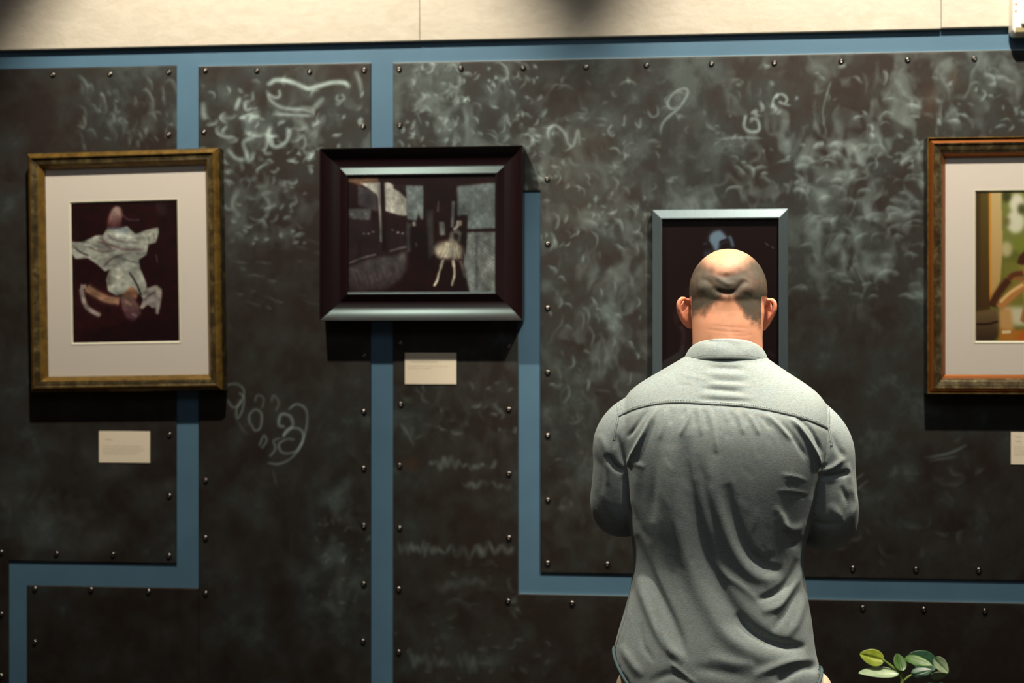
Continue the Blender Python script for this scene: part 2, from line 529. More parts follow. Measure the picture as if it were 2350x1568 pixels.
ln([(625, 1075), (636, 1120)], 3.0, 0.07, 0.3)
# zigzags on the narrow centre panel


def zig(x0, x1, y, h, n, w, amp, slope=0.0, jit=0.35):
    P = []
    for k in range(n + 1):
        u = k / n
        P.append((x0 + (x1 - x0) * u + R.uniform(-3, 3), y + slope * u + (h if k % 2 else -h) * R.uniform(.25, 1) + R.uniform(-.3, .3) * h))
    for i in range(len(P) - 1): ln([P[i], P[i + 1]], w * R.uniform(0.7, 1.6), amp * R.uniform(0.15, 1), 0.45, False)


zig(985, 1140, 1060, 20, 18, 3.4, 0.17, 12)
zig(915, 1010, 1255, 24, 14, 4.0, 0.20, 10)
zig(1005, 1180, 1258, 26, 12, 4.4, 0.20, 4)
zig(1060, 1175, 1112, 12, 10, 4.0, 0.15, 4)
zig(940, 1140, 1520, 30, 22, 4.0, 0.10, 4)
zig(1000, 1130, 1350, 22, 8, 5.5, 0.08, -16)
ln([(915, 968), (935, 995), (952, 1025)], 3.5, 0.12, 0.3)
# loose lettering-like loops on the large panel
ln([(1516, 310), (1518, 290), (1530, 272), (1560, 245), (1578, 215), (1572, 203), (1548, 212), (1532, 236), (1542, 250), (1562, 242)], 2.6, 0.30, 0.1)
ln([(1405, 285), (1396, 300), (1404, 312), (1412, 308)], 2.4, 0.2, 0.1); ln([(1434, 262), (1432, 290)], 2.4, 0.18, 0.3)
ln([(1456, 280), (1468, 292), (1470, 268)], 2.4, 0.2, 0.2); ln([(1484, 250), (1496, 268), (1510, 262), (1508, 240)], 2.4, 0.24, 0.2)
ln([(1262, 330), (1258, 300), (1274, 288), (1296, 306), (1304, 330), (1316, 334), (1326, 300), (1330, 335)], 3.0, 0.28, 0.1)
ln([(1712, 262), (1708, 290), (1722, 302), (1742, 298), (1738, 276), (1720, 272)], 3.6, 0.42, 0.05)
ln([(1722, 262), (1735, 255), (1732, 268)], 4.0, 0.42, 0.2)
ln([(1772, 250), (1776, 226), (1792, 216), (1806, 226), (1800, 238), (1786, 232)], 3.0, 0.36, 0.05)
ln([(1640, 320), (1700, 316), (1758, 318)], 2.4, 0.22, 0.2)
ln([(1898, 310), (1888, 262), (1898, 215), (1908, 185)], 2.4, 0.20, 0.1); ln([(1888, 290), (1896, 260)], 2.2, 0.14)
ln([(2120, 1052), (2180, 1040), (2220, 1020)], 3, 0.16, 0.3); ln([(2130, 1058), (2200, 1048)], 3, 0.10, 0.3)
ln([(1950, 1110), (1985, 1085)], 3, 0.14); ln([(1960, 1130), (1995, 1100)], 3, 0.12)
rust.blob(2135, 235, 26, 40, 0.55); rust.blob(2190, 180, 16, 26, 0.3); rust.blob(942, 1066, 20, 16, 0.6)
rust.blob(1220, 330, 40, 26, 0.15); rust.blob(1310, 420, 130, 80, 0.12)


def px_of(Vw):
    d = Vw - np.array(CAMP)
    dep = -st * d[:, 0] + ct * d[:, 1]
    return 1175 + F * (ct * d[:, 0] + st * d[:, 1]) / dep, 784 - F * d[:, 2] / dep


def steel_panel(rects, label, step=0.0028, thick=0.004, top=True):
    """rects: pixel rectangles (x0,y0,x1,y1) that together are the sheet; they share grid lines"""
    xs = sorted({r[0] for r in rects} | {r[2] for r in rects}); ys = sorted({r[1] for r in rects} | {r[3] for r in rects})
    verts = {}; V = []; Q = []

    def ticks(vals):
        out = []
        for a, b in zip(vals[:-1], vals[1:]):
            n = max(1, int(round(abs(b - a) / step))); out += [a + (b - a) * k / n for k in range(n)]
        return out + [vals[-1]]
    wx = [W(x, 784, thick).x for x in xs]; wz = [ys_z(y, rects) for y in ys]
    gx = np.array(ticks(wx)); gz = np.array(ticks(wz))
    nx, nz = len(gx), len(gz)
    cx = (gx[:-1] + gx[1:]) / 2; cz = (gz[:-1] + gz[1:]) / 2
    ins = np.zeros((nz - 1, nx - 1), bool)
    for r in rects:
        a, b = W(r[0], 784, thick).x, W(r[2], 784, thick).x; c, d = ys_z(r[3], rects), ys_z(r[1], rects)
        ins |= ((cx > a) & (cx < b))[None, :] & ((cz > c) & (cz < d))[:, None]
    jj, ii = np.nonzero(ins)
    idx = lambda j, i: j * nx + i
    Qf = np.stack([idx(jj, ii), idx(jj + 1, ii), idx(jj + 1, ii + 1), idx(jj, ii + 1)], 1)
    GX, GZ = np.meshgrid(gx, gz)
    front = np.stack([GX.ravel(), np.full(GX.size, -thick), GZ.ravel()], 1)
    used = np.unique(Qf); remap = -np.ones(len(front), int); remap[used] = np.arange(len(used))
    V = front[used]; Qf = remap[Qf]
    # rim: boundary edges extruded back to the wall
    E = np.concatenate([Qf[:, [0, 1]], Qf[:, [1, 2]], Qf[:, [2, 3]], Qf[:, [3, 0]]])
    key = np.sort(E, 1); k1 = key[:, 0].astype(np.int64) * (len(V) + 1) + key[:, 1]
    u, inv, cnt = np.unique(k1, return_inverse=True, return_counts=True)
    BE = E[cnt[inv] == 1]
    bv = np.unique(BE); rm = -np.ones(len(V), int); rm[bv] = np.arange(len(bv)) + len(V)
    back = V[bv].copy(); back[:, 1] = -0.0003
    Qs = np.stack([BE[:, 1], BE[:, 0], rm[BE[:, 0]], rm[BE[:, 1]]], 1)
    # a tiny rounded lip: pull the front rim back a little
    V = V.copy(); V[bv, 1] += 0.0004
    VV = np.concatenate([V, back]); QQ = np.concatenate([Qf[:, ::-1], Qs[:, ::-1]])
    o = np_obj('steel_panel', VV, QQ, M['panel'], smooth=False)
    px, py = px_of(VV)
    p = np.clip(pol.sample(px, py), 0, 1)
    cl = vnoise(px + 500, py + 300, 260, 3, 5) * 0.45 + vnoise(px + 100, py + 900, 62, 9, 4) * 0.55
    off_c = .10 * np.exp(-(((px - 1900) / 620) ** 2)) + .10 * np.exp(-(((px - 1060) / 240) ** 2)) - .08 * (px < 500) + .0  # lighter, cooler tone painted where the lamps reach, browner away from them
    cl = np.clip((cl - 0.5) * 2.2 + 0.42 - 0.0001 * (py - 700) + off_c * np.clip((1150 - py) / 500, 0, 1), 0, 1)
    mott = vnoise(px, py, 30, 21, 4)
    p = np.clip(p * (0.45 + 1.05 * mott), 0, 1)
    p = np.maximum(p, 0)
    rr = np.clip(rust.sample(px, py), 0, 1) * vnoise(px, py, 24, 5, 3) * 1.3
    set_col(o.data, 'wear_and_light', np.stack([p, cl, rr], 1))
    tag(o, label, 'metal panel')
    return o


def ys_z(y, rects):
    # heights measured in the photo at the panel's own place (wall rows drift with the yaw)
    return W(YREF[0], y, 0.004).z


YREF = [600]


def screw_mesh():
    bm = bmesh.new(); n = 16; prof = [(0.0072, 0), (0.0072, 0.0012), (0.0062, 0.0030), (0.0042, 0.0044), (0.0022, 0.0050)]
    rings = [[bm.verts.new((r * math.cos(2 * math.pi * k / n), -h, r * math.sin(2 * math.pi * k / n))) for k in range(n)] for r, h in prof]
    for a, b in zip(rings[:-1], rings[1:]):
        for k in range(n): bm.faces.new((a[k], a[(k + 1) % n], b[(k + 1) % n], b[k]))
    # hex socket
    h1 = [bm.verts.new((0.0018 * math.cos(2 * math.pi * k / n), -0.0040, 0.0018 * math.sin(2 * math.pi * k / n))) for k in range(n)]
    for k in range(n): bm.faces.new((rings[-1][k], rings[-1][(k + 1) % n], h1[(k + 1) % n], h1[k]))
    bm.faces.new(h1)
    bmesh.ops.recalc_face_normals(bm, faces=bm.faces)
    me = bpy.data.meshes.new('screw'); bm.to_mesh(me); bm.free(); me.shade_smooth(); me.materials.append(M['screw'])
    return me


SCREW = screw_mesh()


def screws(panel, pts):
    for px, py in pts:
        o = bpy.data.objects.new('screw', SCREW); COL.objects.link(o)
        o.location = W(px, py, 0.0041); o.parent = panel


# the row heights are read at a reference column per panel
YREF[0] = 300
p1 = steel_panel([(-150, 152, 405, 1293), (-150, 1293, 20, 1740)], 'dark steel sheet furthest left, behind the gold frame and bent round the lower blue strip')
screws(p1, [(122, 172), (253, 170), (388, 166), (388, 309), (389, 998), (389, 1138), (388, 1276), (260, 1273), (130, 1271), (3, 1268), (3, 1410), (3, 1552), (-8, 176)])
YREF[0] = 250
p5 = steel_panel([(62, 1347, 454.5, 1740)], 'plain dark steel sheet at the lower left, under the horizontal blue strip')
screws(p5, [(80, 1352), (209, 1354), (341, 1358), (80, 1474)])
YREF[0] = 650
p2 = steel_panel([(455.5, 149, 851, 1740)], 'tall steel sheet with looping scribbles, between the gold frame and the black frame')
screws(p2, [(472, 162), (590, 163), (711, 165), (836, 161), (468, 303), (834, 290), (836, 816), (835, 945), (835, 1075), (835, 1207),
            (835, 1341), (833, 1472), (472, 1103), (472, 1235), (472, 1362)])
YREF[0] = 1620
p3 = steel_panel([(902, 130, 2600, 434), (1240, 434, 2600, 1322)], 'largest steel sheet with bright scalloped swirls, behind the man and the grey frame')
screws(p3, [(916, 160), (1058, 158), (1200, 156), (1345, 154), (1484, 150), (1633, 147), (1777, 145), (1931, 141), (2083, 138), (2236, 135),
            (918, 288), (1256, 412), (1257, 560), (1257, 707), (1257, 855), (1257, 1000), (1257, 1148), (1257, 1293), (1394, 1295),
            (1535, 1298), (1676, 1300), (1816, 1302), (1957, 1305), (2102, 1307), (2246, 1309)])
YREF[0] = 1400
p4 = steel_panel([(902, 439, 1189, 1368), (902, 1368, 2600, 1740)], 'dark steel sheet with zigzag marks, below the black frame and along the bottom')
screws(p4, [(919, 787), (920, 928), (917, 1069), (917, 1212), (915, 1353), (915, 1497), (1168, 795), (1168, 940), (1168, 1088), (1168, 1235),
            (1166, 1380), (1313, 1385), (1980, 1396), (2120, 1399), (2260, 1403)])

# bright cut edges on top of the sheets are part of each sheet: thin angle strips
for nm, a, b, yy, pan in (('edge_strip', 902, 2600, 130, p3), ('edge_strip', 1192, 2600, 1368, p4), ('edge_strip', 455.5, 851, 149, p2)):
    YREF[0] = {id(p3): 1620, id(p4): 1400, id(p2): 650}[id(pan)]
    z = ys_z(yy, None); x0 = W(a, 784, .004).x; x1 = W(b, 784, .004).x
    bm = bmesh.new(); add_box(bm, x0, x1, -0.0046, -0.0006, z - 0.0002, z + 0.0011)
    o = bm_obj(nm, bm, m_simple('cut_steel_edge', (0.62, 0.66, 0.62, 1), 0.35, 0.8), pan); o['label'] = 'bright cut edge'


# ------------------------------------------------------------------ picture frames
def sweep_frame(bm, W2, H2, prof, mat_idx=None):
    """rectangular mitred moulding; prof = (inset, height) pairs from outside to inside, height towards the viewer (-y)"""
    cs = [(-1, -1), (1, -1), (1, 1), (-1, 1)]
    rings = [[bm.verts.new((sx * (W2 - s), -h, sz * (H2 - s))) for sx, sz in cs] for s, h in prof]
    for k, (a, b) in enumerate(zip(rings[:-1], rings[1:])):
        for i in range(4):
            f = bm.faces.new((a[i], a[(i + 1) % 4], b[(i + 1) % 4], b[i]))
            if mat_idx: f.material_index = mat_idx[k]
    a, b = rings[-1], rings[0]
    for i in range(4): bm.faces.new((a[i], a[(i + 1) % 4], b[(i + 1) % 4], b[i]))


def round_profile(pts, per=4):
    out = []
    for p in catmull(pts, per): out.append((float(p[0]), float(p[1])))
    return out


def grid_print(name, canvas, cx0, cy0, cx1, cy1, w, h, y, mat, parent, nx, nz):
    gx = np.linspace(-w / 2, w / 2, nx); gz = np.linspace(h / 2, -h / 2, nz)
    GX, GZ = np.meshgrid(gx, gz)
    V = np.stack([GX.ravel(), np.full(GX.size, y), GZ.ravel()], 1)
    j, i = np.meshgrid(np.arange(nz - 1), np.arange(nx - 1), indexing='ij'); j = j.ravel(); i = i.ravel()
    Q = np.stack([j * nx + i, (j + 1) * nx + i, (j + 1) * nx + i + 1, j * nx + i + 1], 1)
    # back sheet so the print has a thickness
    n = len(V); Vb = np.array([[-w / 2, y + .0012, -h / 2], [w / 2, y + .0012, -h / 2], [w / 2, y + .0012, h / 2], [-w / 2, y + .0012, h / 2]])
    Qb = np.array([[n, n + 3, n + 2, n + 1]])
    o = np_obj(name, np.concatenate([V, Vb]), np.concatenate([Q, Qb]), mat, parent, False)
    U, Vv = np.meshgrid(np.linspace(cx0, cx1, nx), np.linspace(cy0, cy1, nz))
    c = lin(np.clip(canvas.sample(U.ravel(), Vv.ravel()), 0, 255))
    set_col(o.data, 'paint', np.concatenate([c, np.zeros((4, 3))]))
    return o


def frame_thing(name, label, cat, outer, offo, base_off, tilt=0.0):
    x0, y0, x1, y1 = outer
    a, b = W(x0, (y0 + y1) / 2, offo), W(x1, (y0 + y1) / 2, offo)
    zt = (W(x0, y0, offo).z + W(x1, y0, offo).z) / 2 if x1 < 2350 else W(x0 + 100, y0, offo).z
    zb = (W(x0, y1, offo).z + W(x1, y1, offo).z) / 2 if x1 < 2350 else W(x0 + 100, y1, offo).z
    e = empty(name, ((a.x + b.x) / 2, -base_off, (zt + zb) / 2), (0, tilt, 0)); tag(e, label, cat)
    return e, (b.x - a.x) / 2, (zt - zb) / 2


def local_rect(e, px, off):
    """pixel rect -> local centre and half size in the frame's plane at depth off"""
    x0, y0, x1, y1 = px; a, b = W(x0, y0, off), W(x1, y1, off)
    xm = (x0 + x1) / 2
    zt, zb = W(min(xm, 2300), y0, off).z, W(min(xm, 2300), y1, off).z
    return ((a.x + b.x) / 2 - e.location.x, (zt + zb) / 2 - e.location.z, (b.x - a.x) / 2, (zt - zb) / 2)


def mat_board(e, W2, H2, win, y, thick=0.003, parent=None):
    """mat with a bevelled window; win = centre x, centre z, half w, half h"""
    cx, cz, w, h = win; t = thick
    def ring(bm, w, h, y, cx=0, cz=0): return [bm.verts.new((cx + sx * w, y, cz + sz * h)) for sx, sz in ((-1, -1), (1, -1), (1, 1), (-1, 1))]
    bm = bmesh.new()
    o1 = ring(bm, W2, H2, y); i1 = ring(bm, w + t, h + t, y, cx, cz); ob = ring(bm, W2, H2, y + t)
    ib = ring(bm, w + t, h + t, y + t, cx, cz)
    for a, b in ((o1, i1), (ob, o1), (ib, ob)):
        for k in range(4): bm.faces.new((a[k], a[(k + 1) % 4], b[(k + 1) % 4], b[k]))
    m = bm_obj('mat_board', bm, M['mat'], parent or e)
    bm = bmesh.new()
    i1 = ring(bm, w + t * 1.9, h + t * 1.9, y - 0.0008, cx, cz); i3 = ring(bm, w + t * 1.1, h + t * 1.1, y - 0.0008, cx, cz); i2 = ring(bm, w, h, y + t * 0.98, cx, cz)
    i0 = ring(bm, w + t * 1.9, h + t * 1.9, y + 0.0001, cx, cz)
    for a, b in ((i0, i1), (i1, i3), (i3, i2)):
        for k in range(4): bm.faces.new((a[k], a[(k + 1) % 4], b[(k + 1) % 4], b[k]))
    b = bm_obj('mat_bevel', bm, M['bevel'], m); b['label'] = 'bright cut bevel round the window'
    return m


def pane(e, W2, H2, y, cx=0, cz=0):
    bm = bmesh.new(); add_box(bm, cx - W2, cx + W2, y - 0.0012, y, cz - H2, cz + H2)
    return bm_obj('glass_pane', bm, M['glass'], e)


def backing(e, W2, H2, y0, y1):
    bm = bmesh.new(); add_box(bm, -W2, W2, y1, y0, -H2, H2)
    return bm_obj('backing_board', bm, M['black'], e)


# ---- pictures (canvases in photo coordinates)
def zc(ox, oy, s): return lambda P: [(ox + x * s, oy + y * s) for x, y in P]


# picture in the gold frame
c1 = Canvas(155, 455, 420, 795, 1.0, 3); c1.a[:] = (27, 3, 6); z = zc(0, 300, .3955)
c1.fill(z([(415, 900), (640, 860), (700, 1100), (430, 1200)]), (36, 8, 12), 12)
c1.fill(z([(430, 1190), (760, 1090), (1030, 1090), (1040, 1225), (430, 1225)]), (24, 2, 6), 8)
c1.fill(z([(900, 420), (960, 430), (965, 500), (925, 500)]), (40, 24, 30), 4)
c1.fill(z([(625, 570), (632, 510), (652, 460), (680, 440), (705, 450), (715, 490), (700, 560)]), (150, 132, 124), 2.5, 1, (60, 26, 30))
c1.stroke(z([(715, 490), (750, 520), (815, 522)]), 2.2, (62, 40, 46), .8)
dress = z([(414, 638), (480, 642), (560, 606), (600, 605), (625, 568), (690, 574), (740, 558), (790, 604), (850, 582), (920, 568), (922, 600), (905, 655), (862, 664),
           (850, 722), (805, 752), (812, 800), (845, 885), (850, 930), (830, 975), (800, 945), (770, 950), (720, 945), (670, 955), (625, 925), (615, 860), (640, 800), (610, 815), (560, 770), (510, 735), (440, 738), (414, 705)])
c1.fill(dress, (138, 140, 134), 1.2)
for P, w, c in [([(430, 670), (470, 700), (520, 725)], 2.2, (50, 36, 40)), ([(480, 650), (540, 680), (600, 700), (680, 690)], 3, (98, 88, 88)),
                ([(560, 640), (640, 660), (720, 690), (840, 690)], 3, (96, 78, 80)), ([(620, 590), (660, 630), (740, 650), (820, 650)], 3, (104, 100, 102)),
                ([(580, 610), (610, 650), (650, 690)], 4, (100, 84, 86)), ([(700, 740), (760, 760), (810, 770)], 2.4, (100, 100, 96)), ([(600, 790), (650, 740), (720, 720)], 3, (92, 80, 82)),
                ([(660, 600), (720, 610), (780, 620)], 4, (176, 180, 178)), ([(440, 650), (520, 660), (570, 690)], 3, (168, 172, 168)), ([(560, 740), (640, 720)], 3, (158, 158, 150)),
                ([(820, 610), (880, 600), (905, 590)], 4, (168, 166, 156)), ([(700, 800), (690, 860), (680, 910)], 9, (160, 160, 150)), ([(790, 790), (820, 860), (838, 920)], 4, (150, 152, 148)),
                ([(860, 620), (870, 650)], 2, (96, 84, 80)), ([(890, 600), (900, 640)], 2, (100, 92, 86)), ([(640, 800), (630, 860), (640, 910)], 3.5, (110, 104, 98))]:
    c1.stroke(z(P), w * .8, c, .8, .2)
c1.fill(z([(620, 560), (700, 560), (740, 560), (760, 590), (700, 600)]), (120, 132, 142), 2, .6)
c1.fill(z([(700, 955), (760, 900), (800, 940), (790, 975), (740, 975)]), (126, 88, 66), 2)
c1.stroke(z([(748, 820), (790, 890), (818, 960)]), 1.6, (24, 10, 12), 1, .1)
c1.stroke(z([(690, 985), (620, 975), (560, 945), (500, 905)]), 8.0, (138, 104, 84), 1, .02)
c1.stroke(z([(470, 905), (478, 960), (498, 1015), (540, 1048), (580, 1068)]), 4.6, (124, 114, 112), 1, .05)
c1.stroke(z([(465, 900), (500, 900)]), 5, (126, 112, 104), 1, .05)
c1.fill(z([(690, 960), (760, 955), (800, 1010), (815, 1060), (770, 1105), (730, 1090), (705, 1030)]), (104, 82, 76), 2.5, 1, (60, 34, 44))
c1.stroke(z([(720, 985), (760, 1010)]), 3, (142, 116, 100), .7); c1.stroke(z([(760, 1060), (790, 1075)]), 3, (120, 100, 104), .6)
c1.fill(z([(822, 950), (850, 915), (905, 898), (936, 925), (930, 990), (912, 1066), (896, 1062), (895, 1025), (880, 1030), (852, 1010), (822, 1034), (806, 1028), (825, 985)]), (134, 128, 124), 1.4)
c1.stroke(z([(830, 985), (870, 950), (900, 940)]), 2.6, (84, 74, 80), .8); c1.stroke(z([(905, 725), (912, 770)]), 1.2, (66, 60, 66), .8)

n_ = vnoise(*np.meshgrid(np.arange(c1.w) + 40., np.arange(c1.h) * 1.9), 26, 61, 4); n2_ = vnoise(*np.meshgrid(np.arange(c1.w) * 1.0, np.arange(c1.h) * 1.0), 9, 62, 3)
c1.a *= 1.15 * (.58 + .84 * n_ * (.6 + .8 * n2_))[..., None]

# picture in the black frame
c2 = Canvas(795, 395, 1145, 680, 1.0, 3); c2.a[:] = (26, 6, 9); z = zc(700, 300, .3955)
c2.fill(z([(268, 500), (600, 520), (600, 700), (420, 720), (268, 760)]), (34, 22, 26), 6)
c2.fill(z([(268, 268), (440, 270), (440, 318), (330, 316), (268, 296)]), (96, 74, 58), 2)
c2.fill(z([(325, 316), (430, 365), (438, 470), (325, 430)]), (66, 64, 68), 2, 1, (52, 46, 52))
c2.fill(z([(340, 308), (500, 305), (560, 345), (600, 400), (604, 490), (560, 492), (470, 462), (432, 372)]), (166, 166, 160), 1.6)
c2.fill(z([(525, 318), (590, 318), (592, 392), (560, 360), (525, 340)]), (36, 22, 24), 1.4)
c2.fill(z([(474, 468), (560, 490), (600, 500), (590, 580), (480, 560)]), (32, 14, 18), 2)
c2.fill(z([(275, 450), (398, 448), (396, 512), (300, 510), (275, 495)]), (80, 82, 84), 2)
for x, y, c in ((292, 480, 130), (330, 470, 96), (370, 480, 110), (385, 590, 110), (410, 580, 90), (360, 590, 80), (550, 585, 130), (520, 570, 70), (575, 590, 100)):
    c2.stroke(z([(x - 8, y), (x + 8, y)]), 1.8, (c, c, c), .9, .1)
c2.stroke(z([(442, 300), (448, 420), (456, 560), (458, 640)]), 3.0, (122, 124, 124), 1, .05)
c2.stroke(z([(462, 290), (468, 480), (474, 690)]), 4.4, (22, 6, 8), 1, .02)
c2.fill(z([(273, 775), (340, 745), (430, 722), (520, 712), (600, 690), (596, 790), (560, 850), (480, 905), (273, 915)]), (78, 76, 78), 4, 1, (50, 40, 44))
c2.stroke(z([(273, 755), (350, 725), (430, 705)]), 1.8, (88, 84, 88), .9)
c2.stroke(z([(500, 690), (560, 672), (600, 664)]), 2.2, (92, 90, 92), .8)
for k in range(9): c2.stroke(z([(290 + k * 30, 780 + 3 * k), (330 + k * 26, 890 - k * 9)]), .9, (96, 92, 92), .35)
c2.fill(z([(593, 322), (690, 326), (692, 510), (676, 515), (664, 478), (652, 520), (600, 512)]), (106, 116, 118), 1.4)
c2.fill(z([(594, 520), (626, 540), (628, 690), (600, 700)]), (62, 60, 62), 2)
c2.fill(z([(618, 560), (640, 545), (680, 560), (716, 590), (720, 720), (690, 790), (630, 800), (620, 690)]), (22, 4, 8), 2)
c2.stroke(z([(638, 525), (642, 550)]), 3.2, (130, 128, 122), 1, .1); c2.stroke(z([(650, 640), (654, 665)]), 1.8, (90, 84, 84), .8)
c2.fill(z([(706, 458), (745, 462), (750, 700), (720, 740)]), (52, 48, 50), 2)
c2.fill(z([(778, 528), (808, 528), (812, 600), (782, 604)]), (104, 108, 108), 1.6)
c2.stroke(z([(776, 410), (770, 470)]), 2, (70, 72, 76), .7); c2.stroke(z([(858, 410), (850, 560)]), 3, (92, 98, 102), .9)
c2.fill(z([(876, 330), (1092, 312), (1092, 568), (932, 570), (932, 492), (880, 498)]), (98, 108, 110), 2)
c2.fill(z([(928, 584), (1092, 586), (1092, 930), (945, 920), (912, 760)]), (100, 106, 106), 2)
c2.stroke(z([(932, 576), (1090, 574)]), 2.0, (24, 8, 10), 1, .01)
for k in range(13): c2.stroke(z([(940 + k * 6, 600 + k * 20), (1092, 700 + k * 20)]), 1.3, (148, 150, 146), .5, .1)
c2.stroke(z([(985, 600), (985, 910)]), 2.5, (78, 82, 84), .7); c2.stroke(z([(1010, 330), (1015, 560)]), 4, (84, 94, 98), .5)
c2.fill(z([(896, 490), (934, 492), (932, 600), (925, 715), (905, 640)]), (24, 8, 10), 1.6)
c2.fill(z([(838, 585), (880, 570), (905, 590), (895, 640), (830, 636)]), (92, 92, 90), 2); c2.fill(z([(858, 590), (885, 600), (880, 634), (862, 630)]), (30, 14, 16), 1.5)
c2.stroke(z([(858, 575), (880, 548), (884, 520)]), 3.2, (150, 146, 138), 1, .1); c2.stroke(z([(898, 520), (892, 550)]), 3, (120, 112, 104), 1, .1)
for q, (x, y, rx, ry) in enumerate(((800, 680, 46, 44), (845, 675, 52, 46), (875, 695, 36, 42), (825, 705, 56, 30), (775, 690, 24, 28))):
    c2.fill(z([(x + rx * math.cos(.4 * k), y + ry * math.sin(.4 * k)) for k in range(16)]), (186 - q * 4, 180 - q * 4, 162 - q * 3), 4, .75)
for k in range(11): c2.stroke(z([(815 + k * 6, 640), (800 + k * 9, 690), (764 + k * 14, 730 + 8 * math.sin(k * 2.1))]), 1.0, (214, 210, 194) if k % 2 else (150, 142, 130), .5)
c2.stroke(z([(802, 735), (790, 775), (776, 815), (768, 850), (752, 880)]), 2.1, (176, 170, 158), 1, .02)
c2.stroke(z([(798, 740), (786, 780)]), 3.0, (170, 164, 150), .8, .1); c2.stroke(z([(770, 850), (748, 886)]), 1.6, (190, 184, 170), 1, .1)
c2.stroke(z([(854, 735), (862, 790), (862, 830), (852, 862), (848, 884)]), 2.0, (172, 166, 154), 1, .02); c2.stroke(z([(854, 740), (860, 780)]), 2.8, (166, 160, 148), .8, .1)
c2.stroke(z([(895, 740), (912, 800), (922, 840)]), 3.0, (84, 80, 78), .8)

n_ = vnoise(*np.meshgrid(np.arange(c2.w) * 1.6, np.arange(c2.h) * 1.0), 30, 63, 4); n2_ = vnoise(*np.meshgrid(np.arange(c2.w) * 1.0, np.arange(c2.h) * 1.0), 6, 64, 3)
c2.a *= (.50 + .9 * n_ * (.65 + .7 * n2_))[..., None] * 1.12

# picture in the grey frame: a face half lost in darkness
c3 = Canvas(1510, 495, 1800, 925, 1.0, 3); c3.a[:] = (22, 1, 3); z = zc(1400, 440, .2934)
c3.fill(z([(770, 350), (800, 312), (860, 298), (905, 335), (935, 385), (968, 450), (950, 520), (900, 600), (830, 620), (760, 560), (735, 470), (765, 400)]), (50, 60, 74), 6, .8, (26, 6, 10))
c3.fill(z([(778, 350), (810, 315), (862, 302), (900, 340), (925, 375), (880, 382), (856, 405), (846, 470), (826, 474), (806, 425), (780, 392)]), (118, 142, 166), 2.6)
c3.stroke(z([(855, 402), (885, 385), (925, 374)]), 2.0, (22, 6, 12), 1, .1); c3.stroke(z([(738, 398), (765, 400), (790, 414)]), 2.0, (24, 8, 14), 1, .1)
c3.fill(z([(870, 425), (900, 405), (935, 420), (930, 450), (880, 452)]), (20, 2, 6), 1.6)
c3.fill(z([(730, 418), (770, 412), (800, 430), (790, 450), (735, 450)]), (24, 6, 10), 2)
c3.stroke(z([(728, 412), (760, 404)]), 1.2, (90, 100, 112), .6); c3.fill(z([(735, 470), (800, 462), (780, 500), (760, 530), (742, 520)]), (52, 58, 70), 3)
c3.stroke(z([(932, 345), (950, 380), (966, 440)]), 3.4, (84, 104, 124), .9, .2); c3.stroke(z([(1215, 405), (1240, 425)]), .9, (110, 108, 112), .8)
c3.stroke(z([(1262, 430), (1280, 450)]), 1.0, (96, 92, 96), .8); c3.stroke(z([(560, 1050), (575, 1110), (560, 1240)]), 4, (44, 34, 42), .7)
c3.stroke(z([(1230, 1250), (1290, 1290)]), 4, (46, 32, 42), .6); c3.stroke(z([(520, 960), (530, 1020)]), 5, (34, 18, 28), .6)

# colour picture in the bronze frame
c4 = Canvas(2230, 430, 2500, 795, 1.0, 3); c4.a[:] = (96, 98, 42); z = zc(2050, 280, .5228)
c4.fill(z([(470, 300), (860, 300), (860, 560), (470, 560)]), (120, 124, 60), 3)
for x, y, r, c in ((545, 360, 34, (236, 232, 214)), (540, 440, 40, (228, 226, 206)), (640, 380, 46, (220, 220, 190)), (560, 540, 30, (120, 128, 48)), (500, 440, 16, (110, 96, 52)), (566, 385, 18, (60, 62, 30)),
                   (500, 330, 20, (56, 54, 26)), (700, 460, 50, (150, 150, 80)), (760, 380, 44, (236, 230, 210)), (500, 560, 26, (196, 184, 140)), (590, 640, 34, (150, 140, 60))):
    a = [(x + r * math.cos(q * .5), y + r * 1.3 * math.sin(q * .5)) for q in range(13)]; c4.fill(z(a), c, 4, .9)
c4.fill(z([(480, 610), (860, 610), (860, 830), (480, 830)]), (128, 122, 50), 6, .7)
c4.fill(z([(480, 810), (860, 810), (860, 900), (480, 890)]), (206, 198, 168), 5)
c4.fill(z([(365, 300), (430, 300), (430, 830), (365, 840)]), (92, 76, 30), 1.5, 1, (70, 46, 16))
c4.fill(z([(365, 300), (385, 300), (385, 830), (365, 830)]), (58, 42, 16), 3, .8)
c4.fill(z([(426, 300), (478, 300), (484, 560), (474, 700), (430, 790)]), (208, 178, 124), 1.5, 1, (190, 150, 90))
c4.stroke(z([(428, 300), (430, 600), (432, 780)]), 2.2, (206, 140, 50), 1, .01)
c4.fill(z([(365, 830), (420, 822), (462, 822), (472, 870), (466, 940), (440, 960), (365, 960)]), (112, 90, 56), 2.5, 1, (52, 34, 22))
c4.stroke(z([(366, 885), (420, 884), (466, 872)]), 2.0, (38, 16, 10), 1, .02)
c4.fill(z([(470, 820), (520, 815), (540, 960), (470, 905)]), (196, 150, 92), 4)
c4.fill(z([(470, 908), (640, 912), (640, 960), (465, 960)]), (176, 112, 40), 3)
c4.stroke(z([(480, 920), (520, 918)]), 3, (232, 214, 176), .9)
c4.fill(z([(545, 940), (580, 900), (700, 860), (720, 960), (545, 960)]), (186, 96, 30), 3)
body = z([(570, 690), (640, 670), (700, 720), (700, 860), (610, 900), (560, 870), (575, 800)])
c4.fill(body, (196, 150, 110), 2, 1, (150, 96, 50))
c4.stroke(z([(465, 812), (510, 772), (560, 728), (600, 715)]), 9.0, (184, 122, 66), 1, .02)
